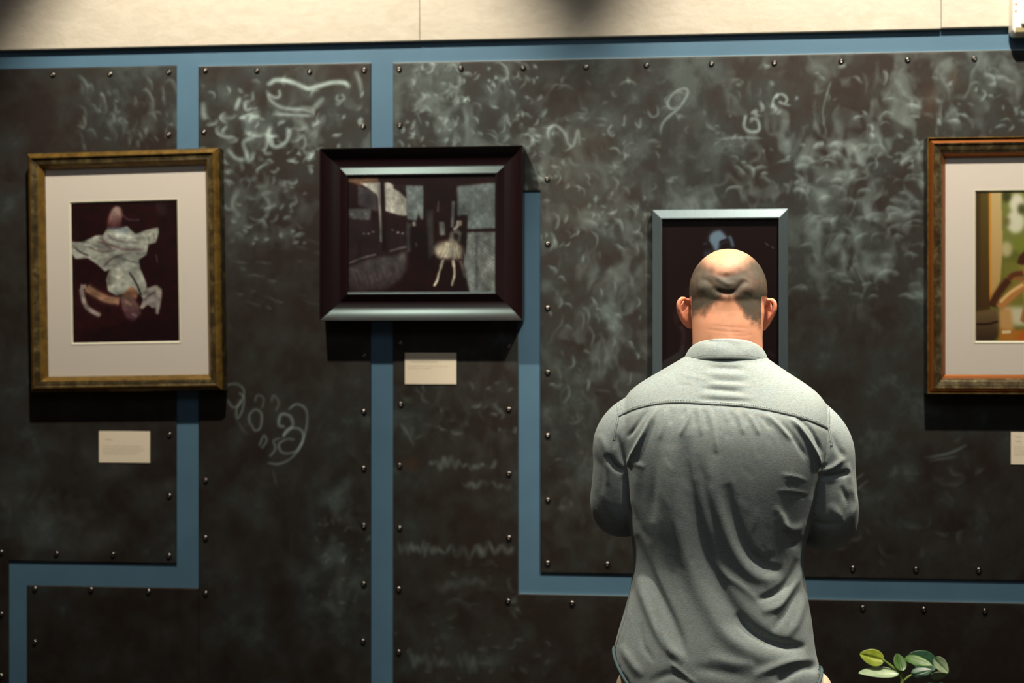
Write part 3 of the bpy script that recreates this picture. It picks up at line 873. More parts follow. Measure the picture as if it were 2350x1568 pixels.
c4.stroke(z([(470, 790), (520, 745), (575, 712)]), 3.4, (232, 190, 130), .9, .05)
c4.stroke(z([(436, 808), (452, 770), (482, 728), (510, 692)]), 7.5, (74, 36, 18), 1, .02)
c4.stroke(z([(508, 692), (530, 672), (575, 664)]), 5.5, (96, 50, 26), 1, .02); c4.stroke(z([(530, 688), (580, 690)]), 3, (150, 92, 50), 1, .05)
c4.fill(z([(575, 590), (620, 575), (655, 610), (650, 670), (600, 690), (570, 660)]), (172, 112, 70), 2)
c4.fill(z([(545, 620), (556, 590), (580, 568), (630, 556), (672, 590), (668, 650), (640, 620), (600, 600), (572, 630)]), (70, 34, 18), 1.5)

# ---- gold frame (left), hangs a touch out of level
e, w2, h2 = frame_thing('picture_frame', 'antique gold frame hung slightly askew round a figure in a white dress', 'picture frame', (64, 345, 505, 899), 0.050, 0.0045, math.radians(-0.95))
bm = bmesh.new(); mi = []
prof = [(0, 0), (0, .036), (.0012, .0385), (.0070, .0455), (.0125, .0492), (.0145, .0490), (.0160, .0455), (.0180, .0440), (.0225, .0440), (.0270, .0430), (.0285, .0435), (.0300, .0425), (.0350, .0360), (.0395, .0290), (.0405, .0275), (.0410, .018)]
sweep_frame(bm, w2, h2, prof, [1, 1, 0, 0, 0, 1, 1, 1, 1, 1, 0, 0, 0, 0, 0])
fr = bm_obj('moulding', bm, M['gold'], e); fr.data.materials.append(M['goldedge'])
win = local_rect(e, (165, 464, 408, 785), 0.024)
mat_board(e, w2 - .037, h2 - .037, win, -0.0205)
pr = grid_print('photograph_print', c1, 164, 464, 409, 785, win[2] * 2 + .004, win[3] * 2 + .004, -.0168, M['print'], e, 246, 322)
pr.location = (win[0], 0, win[1])
pane(e, w2 - .039, h2 - .039, -0.0250); backing(e, w2 - .012, h2 - .012, -.001, -.0150)

# ---- black frame
e, w2, h2 = frame_thing('picture_frame', 'deep black lacquered frame round a black and white street photo of a dancer', 'picture frame', (733, 337, 1199, 736), 0.064, 0.0045)
bm = bmesh.new()
prof = [(0, 0), (0, .0590), (.0010, .0600)] + round_profile([(.0020, .0597), (.010, .0520), (.020, .0445), (.031, .0390), (.042, .0365), (.0475, .0362)], 5) + [(.049, .0366), (.066, .0455), (.0685, .0458), (.0705, .0445), (.0710, .022)]
sweep_frame(bm, w2, h2, prof)
fr = bm_obj('moulding', bm, M['black'], e)
win = local_rect(e, (806, 406, 1131, 665), 0.040)
pr = grid_print('photograph_print', c2, 807, 406, 1131, 665, 2 * (w2 - .070), 2 * (h2 - .070), -.0400, M['print'], e, 326, 262)
pane(e, w2 - .0705, h2 - .0705, -0.0405)
bm = bmesh.new(); i = w2 - .0700; k = h2 - .0700
sl = [bm.verts.new(v) for v in ((-i, -.0452, -k), (i, -.0452, -k), (i, -.0402, -k + .004), (-i, -.0402, -k + .004))]
bm.faces.new(sl)
bm.free()
bm = bmesh.new(); add_box(bm, -i, i, -.0450, -.0402, -k - .0002, -k + .0030, 0.0006)  # steel strip added as the glint of the rebate's upward edge
o = bm_obj('rebate_glint', bm, M['steel'], e); o['label'] = 'bright strip imitating the glint on the lower rebate edge'
backing(e, w2 - .02, h2 - .02, -.001, -.0300)

# ---- grey frame behind the man
e, w2, h2 = frame_thing('picture_frame', 'slim grey metal frame round a dark portrait, behind the bald man', 'picture frame', (1497, 480, 1809, 938), 0.034, 0.0045)
bm = bmesh.new()
prof = [(0, 0), (0, .0230), (.0006, .0245), (.0215, .0335), (.0232, .0335), (.0238, .0325), (.0238, .016)]
sweep_frame(bm, w2, h2, prof)
fr = bm_obj('moulding', bm, M['steel'], e)
pr = grid_print('photograph_print', c3, 1519, 503, 1786, 915, 2 * (w2 - .0235), 2 * (h2 - .0235), -.0200, M['print'], e, 270, 414)
pane(e, w2 - .0235, h2 - .0235, -0.0225); backing(e, w2 - .01, h2 - .01, -.001, -.0150)

# ---- bronze frame, right
e, w2, h2 = frame_thing('picture_frame', 'bronze and copper frame round a colour photo, cut off by the right side', 'picture frame', (2128, 314, 2596, 905), 0.052, 0.0045)
bm = bmesh.new()
prof = [(0, 0), (0, .0470), (.0008, .0485), (.0026, .0486), (.0036, .0440), (.0048, .0415), (.0100, .0475), (.0145, .0508), (.0165, .0505), (.0185, .0470), (.0220, .0465), (.0310, .0440), (.0330, .0425), (.0380, .0360), (.0440, .0285), (.0470, .0260), (.0475, .018)]
sweep_frame(bm, w2, h2, prof, [0, 0, 2, 0, 0, 1, 1, 0, 0, 0, 0, 0, 0, 1, 1, 0])
fr = bm_obj('moulding', bm, M['bronze'], e); fr.data.materials.append(M['copper']); fr.data.materials.append(M['gold'])
win = local_rect(e, (2240, 440, 2484, 783), 0.024)
mat_board(e, w2 - .043, h2 - .043, win, -0.0205)
pr = grid_print('photograph_print', c4, 2240, 440, 2484, 783, win[2] * 2 + .004, win[3] * 2 + .004, -.0168, M['print'], e, 246, 344)
pr.location = (win[0], 0, win[1])
pane(e, w2 - .045, h2 - .045, -0.0250); backing(e, w2 - .012, h2 - .012, -.001, -.0150)


# ------------------------------------------------------------------ caption cards
def ribbon(bm, P, w, y):
    P = catmull(P, 5); L = []
    for i, p in enumerate(P):
        a = P[max(0, i - 1)]; b = P[min(len(P) - 1, i + 1)]; d = (b - a); d = d / (np.linalg.norm(d) + 1e-9)
        n = np.array([-d[1], d[0]]) * w / 2
        L.append((bm.verts.new((p[0] + n[0], y, p[1] + n[1])), bm.verts.new((p[0] - n[0], y, p[1] - n[1]))))
    for a, b in zip(L[:-1], L[1:]): bm.faces.new((a[0], b[0], b[1], a[1]))


def card(px, label, title, body, off=0.0045, holder=False):
    x0, y0, x1, y1 = px; th = 0.0016
    a, b = W(x0, y0, off + th), W(x1, y1, off + th)
    w, h = (b.x - a.x), W((x0 + min(x1, 2350)) / 2, y0, off + th).z - W((x0 + min(x1, 2350)) / 2, y1, off + th).z
    e = empty('caption_card', ((a.x + b.x) / 2, -off, W((x0 + min(x1, 2350)) / 2, (y0 + y1) / 2, off + th).z)); tag(e, label, 'caption card', 'caption cards beside the pictures')
    bm = bmesh.new(); add_box(bm, -w / 2, w / 2, -th, 0, -h / 2, h / 2, 0.0003); bm_obj('card', bm, M['paper'], e)
    sc = w / (x1 - x0); X = lambda p: (p - (x0 + x1) / 2) * sc; Z = lambda p: -(p - (y0 + y1) / 2) * sc
    bm = bmesh.new(); rr = random.Random(x0)
    for tx0, tx1, ty in title:
        n = int((tx1 - tx0) / 2.2); P = [(X(tx0 + (tx1 - tx0) * k / n), Z(ty + (1.6 if k % 2 else -1.6) * rr.uniform(.4, 1.2) + (k / n) * 1.2)) for k in range(n + 1)]
        ribbon(bm, P, .0006, -th - .0002)
    bm_obj('title_writing', bm, M['ink'], e)
    bm = bmesh.new()
    for bx0, bx1, by in body:
        x = bx0
        while x < bx1:
            ww = rr.uniform(3, 8); xe = min(x + ww, bx1)
            n = max(2, int((xe - x) / 1.1)); P = [(X(x + (xe - x) * k / n), Z(by + (.55 if k % 2 else -.55))) for k in range(n + 1)]
            ribbon(bm, P, .00045, -th - .0002); x = xe + 1.6
    bm_obj('caption_writing', bm, M['ink'], e)
    return e


card((227, 990, 344, 1062), 'small cream caption card under the gold frame', [(241, 258, 1009.5)], [(236, 326, 1024.5), (236, 328, 1029), (236, 331, 1033.5), (236, 322, 1038), (236, 314, 1042)])
card((929, 810, 1047, 882), 'small cream caption card under the deep black frame', [(942, 1004, 830.5)], [(936, 1027, 841), (936, 991, 846)])
card((2320, 992, 2438, 1066), 'small cream caption card under the bronze frame', [(2330, 2343, 1002.5), (2330, 2343, 1012.5)], [(2327, 2410, 1025.5), (2327, 2412, 1030.5), (2327, 2408, 1036), (2327, 2412, 1041), (2327, 2390, 1045.5)])

# ------------------------------------------------------------------ white unit at the upper right
offp = 0.0175
a = W(2322, 80, .05); x0 = a.x; zb = a.z
e = empty('plastic_box', (x0 + .14, -offp, zb + .09)); tag(e, 'white plastic wall unit with small red characters at the upper right edge', 'plastic box')
bm = bmesh.new(); pts = []
r = .012; wv, hv, dp = .14, .09, .042
for cx, cz, a0 in ((wv - r, hv - r, 0), (-wv + r, hv - r, 90), (-wv + r, -hv + r, 180), (wv - r, -hv + r, 270)):
    for k in range(7): q = math.radians(a0 + 15 * k); pts.append((cx + r * math.cos(q), cz + r * math.sin(q)))
rings = []
for sc_, y in ((1, 0), (1, -dp + .006), (.985, -dp + .0015), (.955, -dp)):
    rings.append([bm.verts.new((x * (1 - (1 - sc_) * .5), y, zz * sc_)) for x, zz in pts])
for p, q in zip(rings[:-1], rings[1:]):
    for k in range(len(pts)): bm.faces.new((p[k], p[(k + 1) % len(pts)], q[(k + 1) % len(pts)], q[k]))
bm.faces.new(rings[-1]); bm.faces.new(rings[0])
bm_obj('housing', bm, M['white'], e)
bm = bmesh.new(); add_box(bm, -.134, .12, -dp - .002, -dp + .002, -.0865, -.074, .0015); bm_obj('lower_trim', bm, M['tan'], e)
bm = bmesh.new(); add_box(bm, -.122, .10, -dp - .012, -dp + .001, -.070, .07, .006); bm_obj('lens_cover', bm, M['white'], e)
bm = bmesh.new(); u = .0009
for (gx, gz, segs) in ((-.1345, -.0215, [((0, 0), (0, 4)), ((0, 4), (4, 4)), ((4, 4), (4, 0)), ((0, 2), (4, 2)), ((2, 0), (2, 4))]),
                       (-.1345, -.0390, [((0, 0), (0, 5)), ((0, 5), (3, 5)), ((3, 5), (3, 3)), ((3, 3), (0, 3)), ((0, 3), (4, 0))])):
    for (ax, az), (bx, bz) in segs:
        ribbon(bm, [(gx + ax * u * 1.3, gz + az * u * 1.3), (gx + (ax + bx) / 2 * u * 1.3, gz + (az + bz) / 2 * u * 1.3), (gx + bx * u * 1.3, gz + bz * u * 1.3)], .0011, -dp - .0004)
bm_obj('red_lettering', bm, M['red'], e)

# ------------------------------------------------------------------ potted plant
YP = -0.36


def P3(px, py, off): return W(px, py, off)


def m_leaf(name, c1_, c2_):
    t = NT(name); f = t.noise(60, 4, .6)
    t.l(t.ramp(f, [(.3, c1_), (.7, c2_)]), t.b.inputs['Base Color']); t.set(Roughness=.38)
    t.b.inputs['Specular IOR Level'].default_value = .5
    return t.m


ML = {'lime': m_leaf('lime_leaf', L4(112, 128, 34), L4(150, 162, 58)), 'green': m_leaf('green_leaf', L4(52, 86, 40), L4(84, 116, 54)),
      'deep': m_leaf('deep_green_leaf', L4(30, 62, 42), L4(56, 92, 66)), 'pale': m_leaf('pale_leaf_underside', L4(128, 150, 116), L4(166, 184, 146)),
      'stem': m_leaf('green_stem', L4(96, 120, 52), L4(132, 152, 74))}


def tube(bm, P, rad, n=10, caps=True):
    P = [Vector(p) for p in P]; rings = []
    up = Vector((0.31, 0.53, 0.79))
    for i, p in enumerate(P):
        d = (P[min(i + 1, len(P) - 1)] - P[max(i - 1, 0)]).normalized()
        if i == 0: a = d.cross(up).normalized()
        else: a = (a - d * a.dot(d)).normalized()
        b = d.cross(a); r = rad[i] if hasattr(rad, '__len__') else rad
        rx, ry = r if hasattr(r, '__len__') else (r, r)
        rings.append([bm.verts.new(p + a * rx * math.cos(2 * math.pi * k / n) + b * ry * math.sin(2 * math.pi * k / n)) for k in range(n)])
    for p, q in zip(rings[:-1], rings[1:]):
        for k in range(n): bm.faces.new((p[k], p[(k + 1) % n], q[(k + 1) % n], q[k]))
    if caps: bm.faces.new(rings[0][::-1]); bm.faces.new(rings[-1])


def spline(P, per=6): return [Vector(p) for p in catmull([tuple(p) for p in P], per)]


def leaf(parent, base, tip, width, normal, mat, cup=0.12, droop=0.0, name='leaf'):
    base, tip = Vector(base), Vector(tip); ax = tip - base; Ln = ax.length; ax.normalize()
    nrm = (Vector(normal) - ax * Vector(normal).dot(ax)).normalized(); sd = ax.cross(nrm)
    bm = bmesh.new(); nu, nv = 18, 8; top = []; bot = []
    for i in range(nu + 1):
        u = i / nu; wv_ = width / 2 * (math.sin(math.pi * min(1, u ** .82)) ** .62) * (1 - .12 * u) if 0 < u < 1 else .0006
        rt = []; rb = []
        for j in range(-nv, nv + 1):
            v = j / nv
            h = cup * width * (abs(v) ** 1.6 - .35) * (wv_ * 2 / width) - .004 * math.exp(-(v * 6) ** 2) * (wv_ * 2 / width) - droop * Ln * u * u
            p = base + ax * (Ln * u) + sd * (wv_ * v) + nrm * h
            rt.append(bm.verts.new(p)); rb.append(bm.verts.new(p - nrm * .0009))
        top.append(rt); bot.append(rb)
    m = 2 * nv
    for i in range(nu):
        for j in range(m):
            bm.faces.new((top[i][j], top[i + 1][j], top[i + 1][j + 1], top[i][j + 1]))
            bm.faces.new((bot[i][j + 1], bot[i + 1][j + 1], bot[i + 1][j], bot[i][j]))
        bm.faces.new((top[i][0], bot[i][0], bot[i + 1][0], top[i + 1][0])); bm.faces.new((top[i][m], top[i + 1][m], bot[i + 1][m], bot[i][m]))
    return bm_obj(name, bm, mat, parent, True)


base = W(2070, 1568, 0.36); ex, ey = base.x, -0.36
plant = empty('potted_plant', (ex, ey, 0)); tag(plant, 'round-leaved green plant whose top shows beside the man at the bottom right', 'plant')
bm = bmesh.new(); n = 32
prof = [(.075, 0), (.085, .005), (.112, .20), (.118, .23), (.118, .24), (.108, .24), (.104, .215)]
rings = [[bm.verts.new((r * math.cos(2 * math.pi * k / n), r * math.sin(2 * math.pi * k / n), zz)) for k in range(n)] for r, zz in prof]
for p, q in zip(rings[:-1], rings[1:]):
    for k in range(n): bm.faces.new((p[k], p[(k + 1) % n], q[(k + 1) % n], q[k]))
bm.faces.new(rings[0]); bm_obj('pot', bm, m_simple('terracotta', L4(150, 88, 62), .8, 0, .3, .1, 20), plant, True)
bm = bmesh.new(); c = [bm.verts.new((.105 * math.cos(2 * math.pi * k / n), .105 * math.sin(2 * math.pi * k / n), .216)) for k in range(n)]
bm.faces.new(c); bm_obj('soil', bm, m_simple('potting_soil', L4(52, 38, 28), .95, 0, .1, .4, 90, None, .6), plant)


def PL(px, py, off=0.36):
    p = W(px, py, off); return Vector((p.x - ex, p.y - ey, p.z))


def stem(P, r0, r1):
    P = spline(P); bm = bmesh.new()
    tube(bm, P, [r0 + (r1 - r0) * i / (len(P) - 1) for i in range(len(P))], 10); return bm_obj('stem', bm, ML['stem'], plant, True)


stem([(0.0, .0, .212), (.006, 0, .45), PL(2068, 1640), PL(2070, 1568), PL(2068, 1546), PL(2069, 1536)], .0065, .0026)
stem([PL(2068, 1549), PL(2050, 1532), PL(2026, 1514)], .0028, .0020)
stem([PL(2069, 1566), PL(2088, 1552), PL(2104, 1545)], .0030, .0020)
stem([PL(2064, 1600), PL(2052, 1575), PL(2046, 1556)], .0030, .0018)
stem([(.01, .01, .212), (.04, .02, .4), PL(2112, 1620), PL(2104, 1580)], .005, .0025)
UP = Vector((0, -.55, .85)); FR = Vector((0, -1, .25))
leaf(plant, PL(2029, 1517), PL(1973, 1501), .040, (0.1, -1, .35), ML['lime'], .06)
leaf(plant, PL(2062, 1546, .37), PL(1970, 1545, .38), .052, (0, -.28, 1), ML['pale'], .10, .0)
leaf(plant, PL(2071, 1540, .37), PL(2058, 1500, .35), .030, (.25, -1, .2), ML['green'], .1)
leaf(plant, PL(2150, 1530, .33), PL(2084, 1504, .33), .052, (0, -1, .5), ML['deep'], .08)
leaf(plant, PL(2076, 1512, .39), PL(2140, 1527, .40), .040, (-.1, -.35, 1), ML['green'], .14, .02)
leaf(plant, PL(2092, 1550, .37), PL(2138, 1538, .36), .034, (0, -.5, .9), ML['deep'], .1)
leaf(plant, PL(2144, 1510, .35), PL(2176, 1545, .35), .030, (-.3, -.7, .7), ML['pale'], .15)
leaf(plant, PL(2136, 1550, .38), PL(2174, 1548, .38), .034, (.1, -.6, -.6), ML['pale'], .15)
leaf(plant, PL(2100, 1585, .38), PL(2172, 1572, .40), .040, (0, -.3, 1), ML['deep'], .1)
leaf(plant, PL(2100, 1590, .33), PL(2060, 1600, .30), .046, (0, -.4, 1), ML['green'], .1)
leaf(plant, PL(2068, 1640, .36), PL(2010, 1630, .40), .050, (0, -.4, 1), ML['green'], .1)
leaf(plant, PL(2068, 1640, .36), PL(2140, 1650, .34), .050, (0, -.4, 1), ML['deep'], .1)

# ------------------------------------------------------------------ the man
MD = 2.89                                     # camera depth of his middle plane
MAL = math.atan((1670 - 1175) / F)
ray = Vector((-st, ct, 0)) + Vector((ct, st, 0)) * ((1670 - 1175) / F)
MP = Vector((CAMP.x, CAMP.y, 0)) + ray * MD
yaw = math.atan2(ray.y, ray.x) - math.pi / 2
man = empty('person', (MP.x, MP.y, 0), (0, 0, yaw))
tag(man, 'bald man in a grey-blue shirt seen from behind, head bowed towards the grey frame', 'person')
CA = math.cos(MAL)
MWm = Matrix.Translation(MP) @ Matrix.Rotation(yaw, 4, 'Z')
MW = np.array(MWm)


def K(px, py, y=0.0):
    d = MD + y * CA
    return Vector(((px - 1670) * d * CA / F, y, CH + (784 - py) * d / F))


def man_px(V):
    Vw = V @ MW[:3, :3].T + MW[:3, 3]
    return px_of(Vw)


def evaluated(name, bm_list, voxel, smooth_it, fac=0.5):
    """join the shapes of bm_list into one skin: voxel remesh + smoothing, returned as arrays"""
    me = bpy.data.meshes.new(name + '_raw'); bmesh.ops.recalc_face_normals(bm_list, faces=bm_list.faces); bm_list.to_mesh(me); bm_list.free()
    o = bpy.data.objects.new(name + '_raw', me); COL.objects.link(o)
    r = o.modifiers.new('r', 'REMESH'); r.mode = 'VOXEL'; r.voxel_size = voxel
    s = o.modifiers.new('s', 'SMOOTH'); s.iterations = smooth_it; s.factor = fac
    dg = bpy.context.evaluated_depsgraph_get(); ev = o.evaluated_get(dg); m2 = ev.to_mesh()
    V = np.empty(len(m2.vertices) * 3, np.float32); m2.vertices.foreach_get('co', V); V = V.reshape(-1, 3).astype(float)
    Q = np.array([tuple(p.vertices) for p in m2.polygons if len(p.vertices) == 4], np.int32)
    ev.to_mesh_clear(); bpy.data.objects.remove(o); bpy.data.meshes.remove(me)
    return V, Q


def vnormals(V, Q):
    n = np.cross(V[Q[:, 2]] - V[Q[:, 0]], V[Q[:, 3]] - V[Q[:, 1]])
    N = np.zeros_like(V)
    for k in range(4): np.add.at(N, Q[:, k], n)
    return N / (np.linalg.norm(N, axis=1, keepdims=True) + 1e-12)


def lap(V, Q, it=1, f=0.5):
    for _ in range(it):
        S = np.zeros_like(V); C = np.zeros(len(V))
        for k in range(4):
            a, b = Q[:, k], Q[:, (k + 1) % 4]
            np.add.at(S, a, V[b]); np.add.at(C, a, 1); np.add.at(S, b, V[a]); np.add.at(C, b, 1)
        V = V * (1 - f) + f * S / np.maximum(C, 1)[:, None]
    return V


def ellipsoid(bm, c, r, rot=None, n=24, m=16):
    vs = []; c = Vector(c)
    Rm = rot or Matrix.Identity(3)
    top = bm.verts.new(c + Rm @ Vector((0, 0, r[2]))); bot = bm.verts.new(c + Rm @ Vector((0, 0, -r[2])))
    for i in range(1, m):
        a = math.pi * i / m
        vs.append([bm.verts.new(c + Rm @ Vector((r[0] * math.sin(a) * math.cos(2 * math.pi * k / n), r[1] * math.sin(a) * math.sin(2 * math.pi * k / n), r[2] * math.cos(a)))) for k in range(n)])
    for k in range(n):
        bm.faces.new((top, vs[0][k], vs[0][(k + 1) % n])); bm.faces.new((bot, vs[-1][(k + 1) % n], vs[-1][k]))
        for i in range(m - 2): bm.faces.new((vs[i][k], vs[i + 1][k], vs[i + 1][(k + 1) % n], vs[i][(k + 1) % n]))


def loft(bm, rows, n=48):
    """rows: (z, xl, xr, yback, yfront, cy, exponent); closed rings"""
    rings = []
    for (zf, xl, xr, yb, yf, cy, ex_) in rows:
        ring = []
        for k in range(n):
            a = 2 * math.pi * k / n; cx, sy = math.cos(a), math.sin(a)
            x = (abs(cx) ** (2 / ex_)) * (xr if cx > 0 else -xl); y = (abs(sy) ** (2 / ex_)) * (yf if sy > 0 else -yb)
            zz = zf(a) if callable(zf) else zf
            ring.append(bm.verts.new((x, y + cy, zz)))
        rings.append(ring)
    for p, q in zip(rings[:-1], rings[1:]):
        for k in range(n): bm.faces.new((p[k], p[(k + 1) % n], q[(k + 1) % n], q[k]))
    bm.faces.new(rings[0]); bm.faces.new(rings[-1][::-1])
    return rings


S1 = 1142.0


def zz(py): return CH + (784 - py) / 1130.0


def head_y(v): return v + .043


# ---- head pose: bowed forward
PIT = math.radians(-28)                        # face turned down
HY = .078
Hc = K(1671, 668, HY)
HR = Matrix.Rotation(PIT, 3, 'X')


def H(x, y, z_): return Hc + HR @ Vector((x, y, z_))


# ---- body
bm = bmesh.new()
ellipsoid(bm, H(0, 0, .0), (.0805, .096, .085), HR, 32, 24)
ellipsoid(bm, H(0, -.022, -.012), (.0780, .072, .076), HR, 28, 20)
ellipsoid(bm, H(0, .030, -.055), (.064, .062, .070), HR)
ellipsoid(bm, H(0, .052, -.095), (.044, .040, .036), HR)
ellipsoid(bm, H(0, .083, -.112), (.022, .016, .017), HR)
ellipsoid(bm, H(0, .093, -.022), (.045, .010, .010), HR)             # brow
for s in (-1, 1):
    ellipsoid(bm, H(s * .040, .070, -.055), (.020, .020, .018), HR)   # cheek
    ellipsoid(bm, H(s * .012, .097, -.066), (.009, .009, .008), HR)   # nostril
tube(bm, [H(0, .090, -.028), H(0, .101, -.045), H(0, .113, -.062), H(0, .100, -.070)], [.008, .009, .012, .009], 12)
tube(bm, [H(-.024, .086, -.089), H(0, .096, -.086), H(.024, .086, -.089)], [.004, .0065, .004], 10)
tube(bm, [H(-.021, .085, -.096), H(0, .094, -.097), H(.021, .085, -.096)], [.004, .007, .004], 10)
# neck: broad, running up under the skull
loft(bm, [(1.36, .085, .085, .055, .07, .026, 2.1), (1.44, .075, .075, .056, .065, .028, 2.1), (1.478, .0715, .0715, .058, .064, .030, 2.1),
          (1.505, .0720, .0705, .062, .066, .034, 2.15), (1.535, .0730, .072, .064, .066, .040, 2.2), (1.560, .0755, .0750, .067, .07, .048, 2.2), (1.590, .073, .073, .068, .065, .052, 2.15), (1.62, .055, .055, .055, .055, .060, 2.1)])
# ears
for s, ear in ((-1, [(1596, 702), (1584, 694), (1573, 687), (1563, 686), (1557, 696), (1558, 712), (1563, 729), (1572, 743), (1582, 751), (1592, 750)]),
               (1, [(1738, 706), (1750, 700), (1762, 692), (1772, 690), (1778, 699), (1776, 716), (1768, 732), (1760, 746), (1750, 757), (1740, 752)])):
    ys = [.052, .048, .040, .033, .030, .032, .040, .050, .058, .060]
    P = spline([K(x, y, head_y(yy)) for (x, y), yy in zip(ear, ys)], 4)
    rr_ = [(.0040 + .0012 * math.sin(math.pi * i / (len(P) - 1))) for i in range(len(P))]
    tube(bm, P, rr_, 10)
    cx = sum(p[0] for p in ear) / len(ear)
    mid = K(1578 if s < 0 else 1755, 716, head_y(.050))
    ellipsoid(bm, mid, (.0165, .0055, .0270), Matrix.Rotation(s * math.radians(16), 3, 'Y') @ Matrix.Rotation(s * math.radians(-30), 3, 'Z'))
    ellipsoid(bm, K(1586 if s < 0 else 1748, 712, head_y(.052)), (.011, .012, .019), Matrix.Rotation(s * math.radians(14), 3, 'Y'))
    ellipsoid(bm, K(1582 if s < 0 else 1751, 744, head_y(.055)), (.0070, .0060, .0085))
# torso core, arms, hands, pelvis, legs (mostly covered by clothing)
loft(bm, [(.86, .150, .150, .10, .10, 0, 2.2), (1.0, .150, .142, .09, .10, 0, 2.2), (1.15, .165, .155, .10, .105, 0, 2.2), (1.30, .165, .150, .095, .09, .0, 2.2),
          (1.35, .130, .115, .07, .075, .02, 2.2), (1.41, .08, .08, .045, .06, .03, 2.1), (1.46, .06, .06, .045, .05, .035, 2.0)])
ARM = {-1: [K(1462, 985, .02), K(1424, 1070, .012), K(1409, 1165, .02)], 1: [K(1856, 990, .02), K(1896, 1075, .012), K(1912, 1180, .02)]}
WR = {-1: Vector((-.075, .275, 1.165)), 1: Vector((.075, .285, 1.125))}
for s in (-1, 1):
    A = ARM[s]; wv_ = WR[s]; el = A[2]
    tube(bm, spline([A[0], A[1], el], 5), [.044 - .009 * i / 10 for i in range(11)], 16)
    ellipsoid(bm, el, (.036, .036, .036)); ellipsoid(bm, A[0], (.044, .044, .044))
    tube(bm, spline([el, el.lerp(wv_, .35), wv_], 5), [.040 - .016 * i / 10 for i in range(11)], 16)
    # hand: palm facing the belly, fingers loosely curled
    d = (Vector((-.30 * s, .05, 0)) - Vector((0, 0, 0))).normalized()                 # runs inward across the body
    d = Vector((-s, .12, -.05)).normalized(); upv = Vector((0, .1, 1)); nrm = d.cross(upv).normalized() * s   # palm normal to the belly
    upv = nrm.cross(d).normalized() * (1 if nrm.cross(d).z > 0 else -1)
    pc = wv_ + d * .045
    rotm = Matrix((d, nrm, upv)).transposed()
    ellipsoid(bm, pc, (.052, .016, .042), rotm)
    inw = Vector((0, -1, 0))
    for q, (L_, off_) in enumerate(((.072, .030), (.080, .010), (.075, -.010), (.060, -.029))):
        b0 = pc + d * .036 + upv * off_
        p1_ = b0 + d * L_ * .42 + upv * off_ * .12
        p2_ = p1_ + (d * .75 + inw * .65) * L_ * .33; p3_ = p2_ + (d * .25 + inw * .95) * L_ * .28
        tube(bm, spline([b0 - d * .02, b0 + d * .01, p1_, p2_, p3_], 3), [.0092] * 7 + [.0086, .0082, .0078, .0078, .0072, .0055], 10)
        ellipsoid(bm, p3_, (.0072, .0072, .0072))
    t0 = pc - d * .022 + upv * .026
    tube(bm, spline([t0, t0 + upv * .024 + d * .016 + inw * .006, t0 + upv * .034 + d * .040 + inw * .012, t0 + upv * .034 + d * .062 + inw * .018], 3), [.0125, .012, .0115, .011, .0105, .010, .0098, .0095, .009, .0075], 10)
for s in (-1, 1):
    tube(bm, [(s * .085, .0, .90), (s * .095, .0, .80), (s * .100, -.005, .50), (s * .105, -.01, .30), (s * .108, 0, .09)], [.085, .082, .058, .055, .040], 18)
    ellipsoid(bm, (s * .112, .07, .045), (.040, .115, .032))
V, Q = evaluated('body', bm, 0.0027, 6, 0.5)
N = vnormals(V, Q)
if N[:, 2][V[:, 2] > V[:, 2].max() - .01].mean() < 0: Q = Q[:, ::-1]; N = -N
hm = Canvas(1520, 560, 1820, 860, 1.0)
z = zc(1530, 560, .185)
hm.line(z([(560, 545), (650, 590), (760, 610), (850, 590), (930, 500), (990, 450)]), 6.5, -3.6, .2)
hm.line(z([(560, 380), (650, 440), (760, 500), (840, 480)]), 5, 1.6, .3)
hm.blob(*z([(730, 405)])[0], 9, 6, -2.2)
hm.blob(*z([(440, 545)])[0], 13, 11, 2.6); hm.blob(*z([(1010, 560)])[0], 13, 11, 2.6)
hm.line(z([(420, 430), (520, 470), (600, 560)]), 6, -1.4, .3); hm.line(z([(900, 360), (1000, 400), (1080, 470)]), 6, -.8, .3)
hm.line(z([(560, 330), (720, 350), (880, 330)]), 8, .8, .3)
hm.blob(*z([(740, 700)])[0], 16, 12, .9)
hm.line(z([(480, 1060), (700, 1085), (1000, 1105)]), 1.6, -.5, .2); hm.line(z([(540, 1010), (780, 1030), (1040, 1050)]), 1.6, -.35, .2); hm.line(z([(780, 1130), (960, 1140), (1080, 1120)]), 1.8, -.4, .2)
hm.line(z([(790, 860), (790, 1000), (800, 1150)]), 8, -.8, .3); hm.line(z([(560, 880), (540, 1030), (520, 1180)]), 9, .7, .3); hm.line(z([(1030, 900), (1050, 1040), (1070, 1180)]), 9, .7, .3)
px, py = man_px(V)
wgt = np.clip((-N[:, 1] - .15) / .5, 0, 1) * (V[:, 2] > 1.46)
V = V + N * (hm.sample(px, py) * .001 * wgt)[:, None]
body = np_obj('body', V, Q, None, man)
# colours of the skin
px, py = man_px(V)
n1 = vnoise(px, py, 22, 2, 4); n2 = vnoise(px, py, 7, 8, 3)
sk = np.tile(lin((216, 156, 122)), (len(V), 1))
red = lin((222, 140, 108)); pale = lin((186, 144, 112))
rm = np.clip((n1 - .45) * 2, 0, 1)[:, None] * .55
sk = sk * (1 - rm) + red * rm
earm = (np.clip(np.maximum(1591 - px, px - 1743) / 14, 0, 1) * ((py > 680) & (py < 766) & (V[:, 2] > 1.5)))[:, None] * .5
sk = sk * (1 - earm) + lin((226, 128, 98)) * earm
dm = np.exp(-((py - 590) / 26) ** 2)[:, None] * (V[:, 2] > 1.5)[:, None] * .7
sk = sk * (1 - dm) + pale * dm
bl = np.clip((n2 - .62) * 4, 0, 1)[:, None] * .25 * ((py > 690) & (py < 740))[:, None]
sk = sk * (1 - bl) + lin((150, 96, 84)) * bl
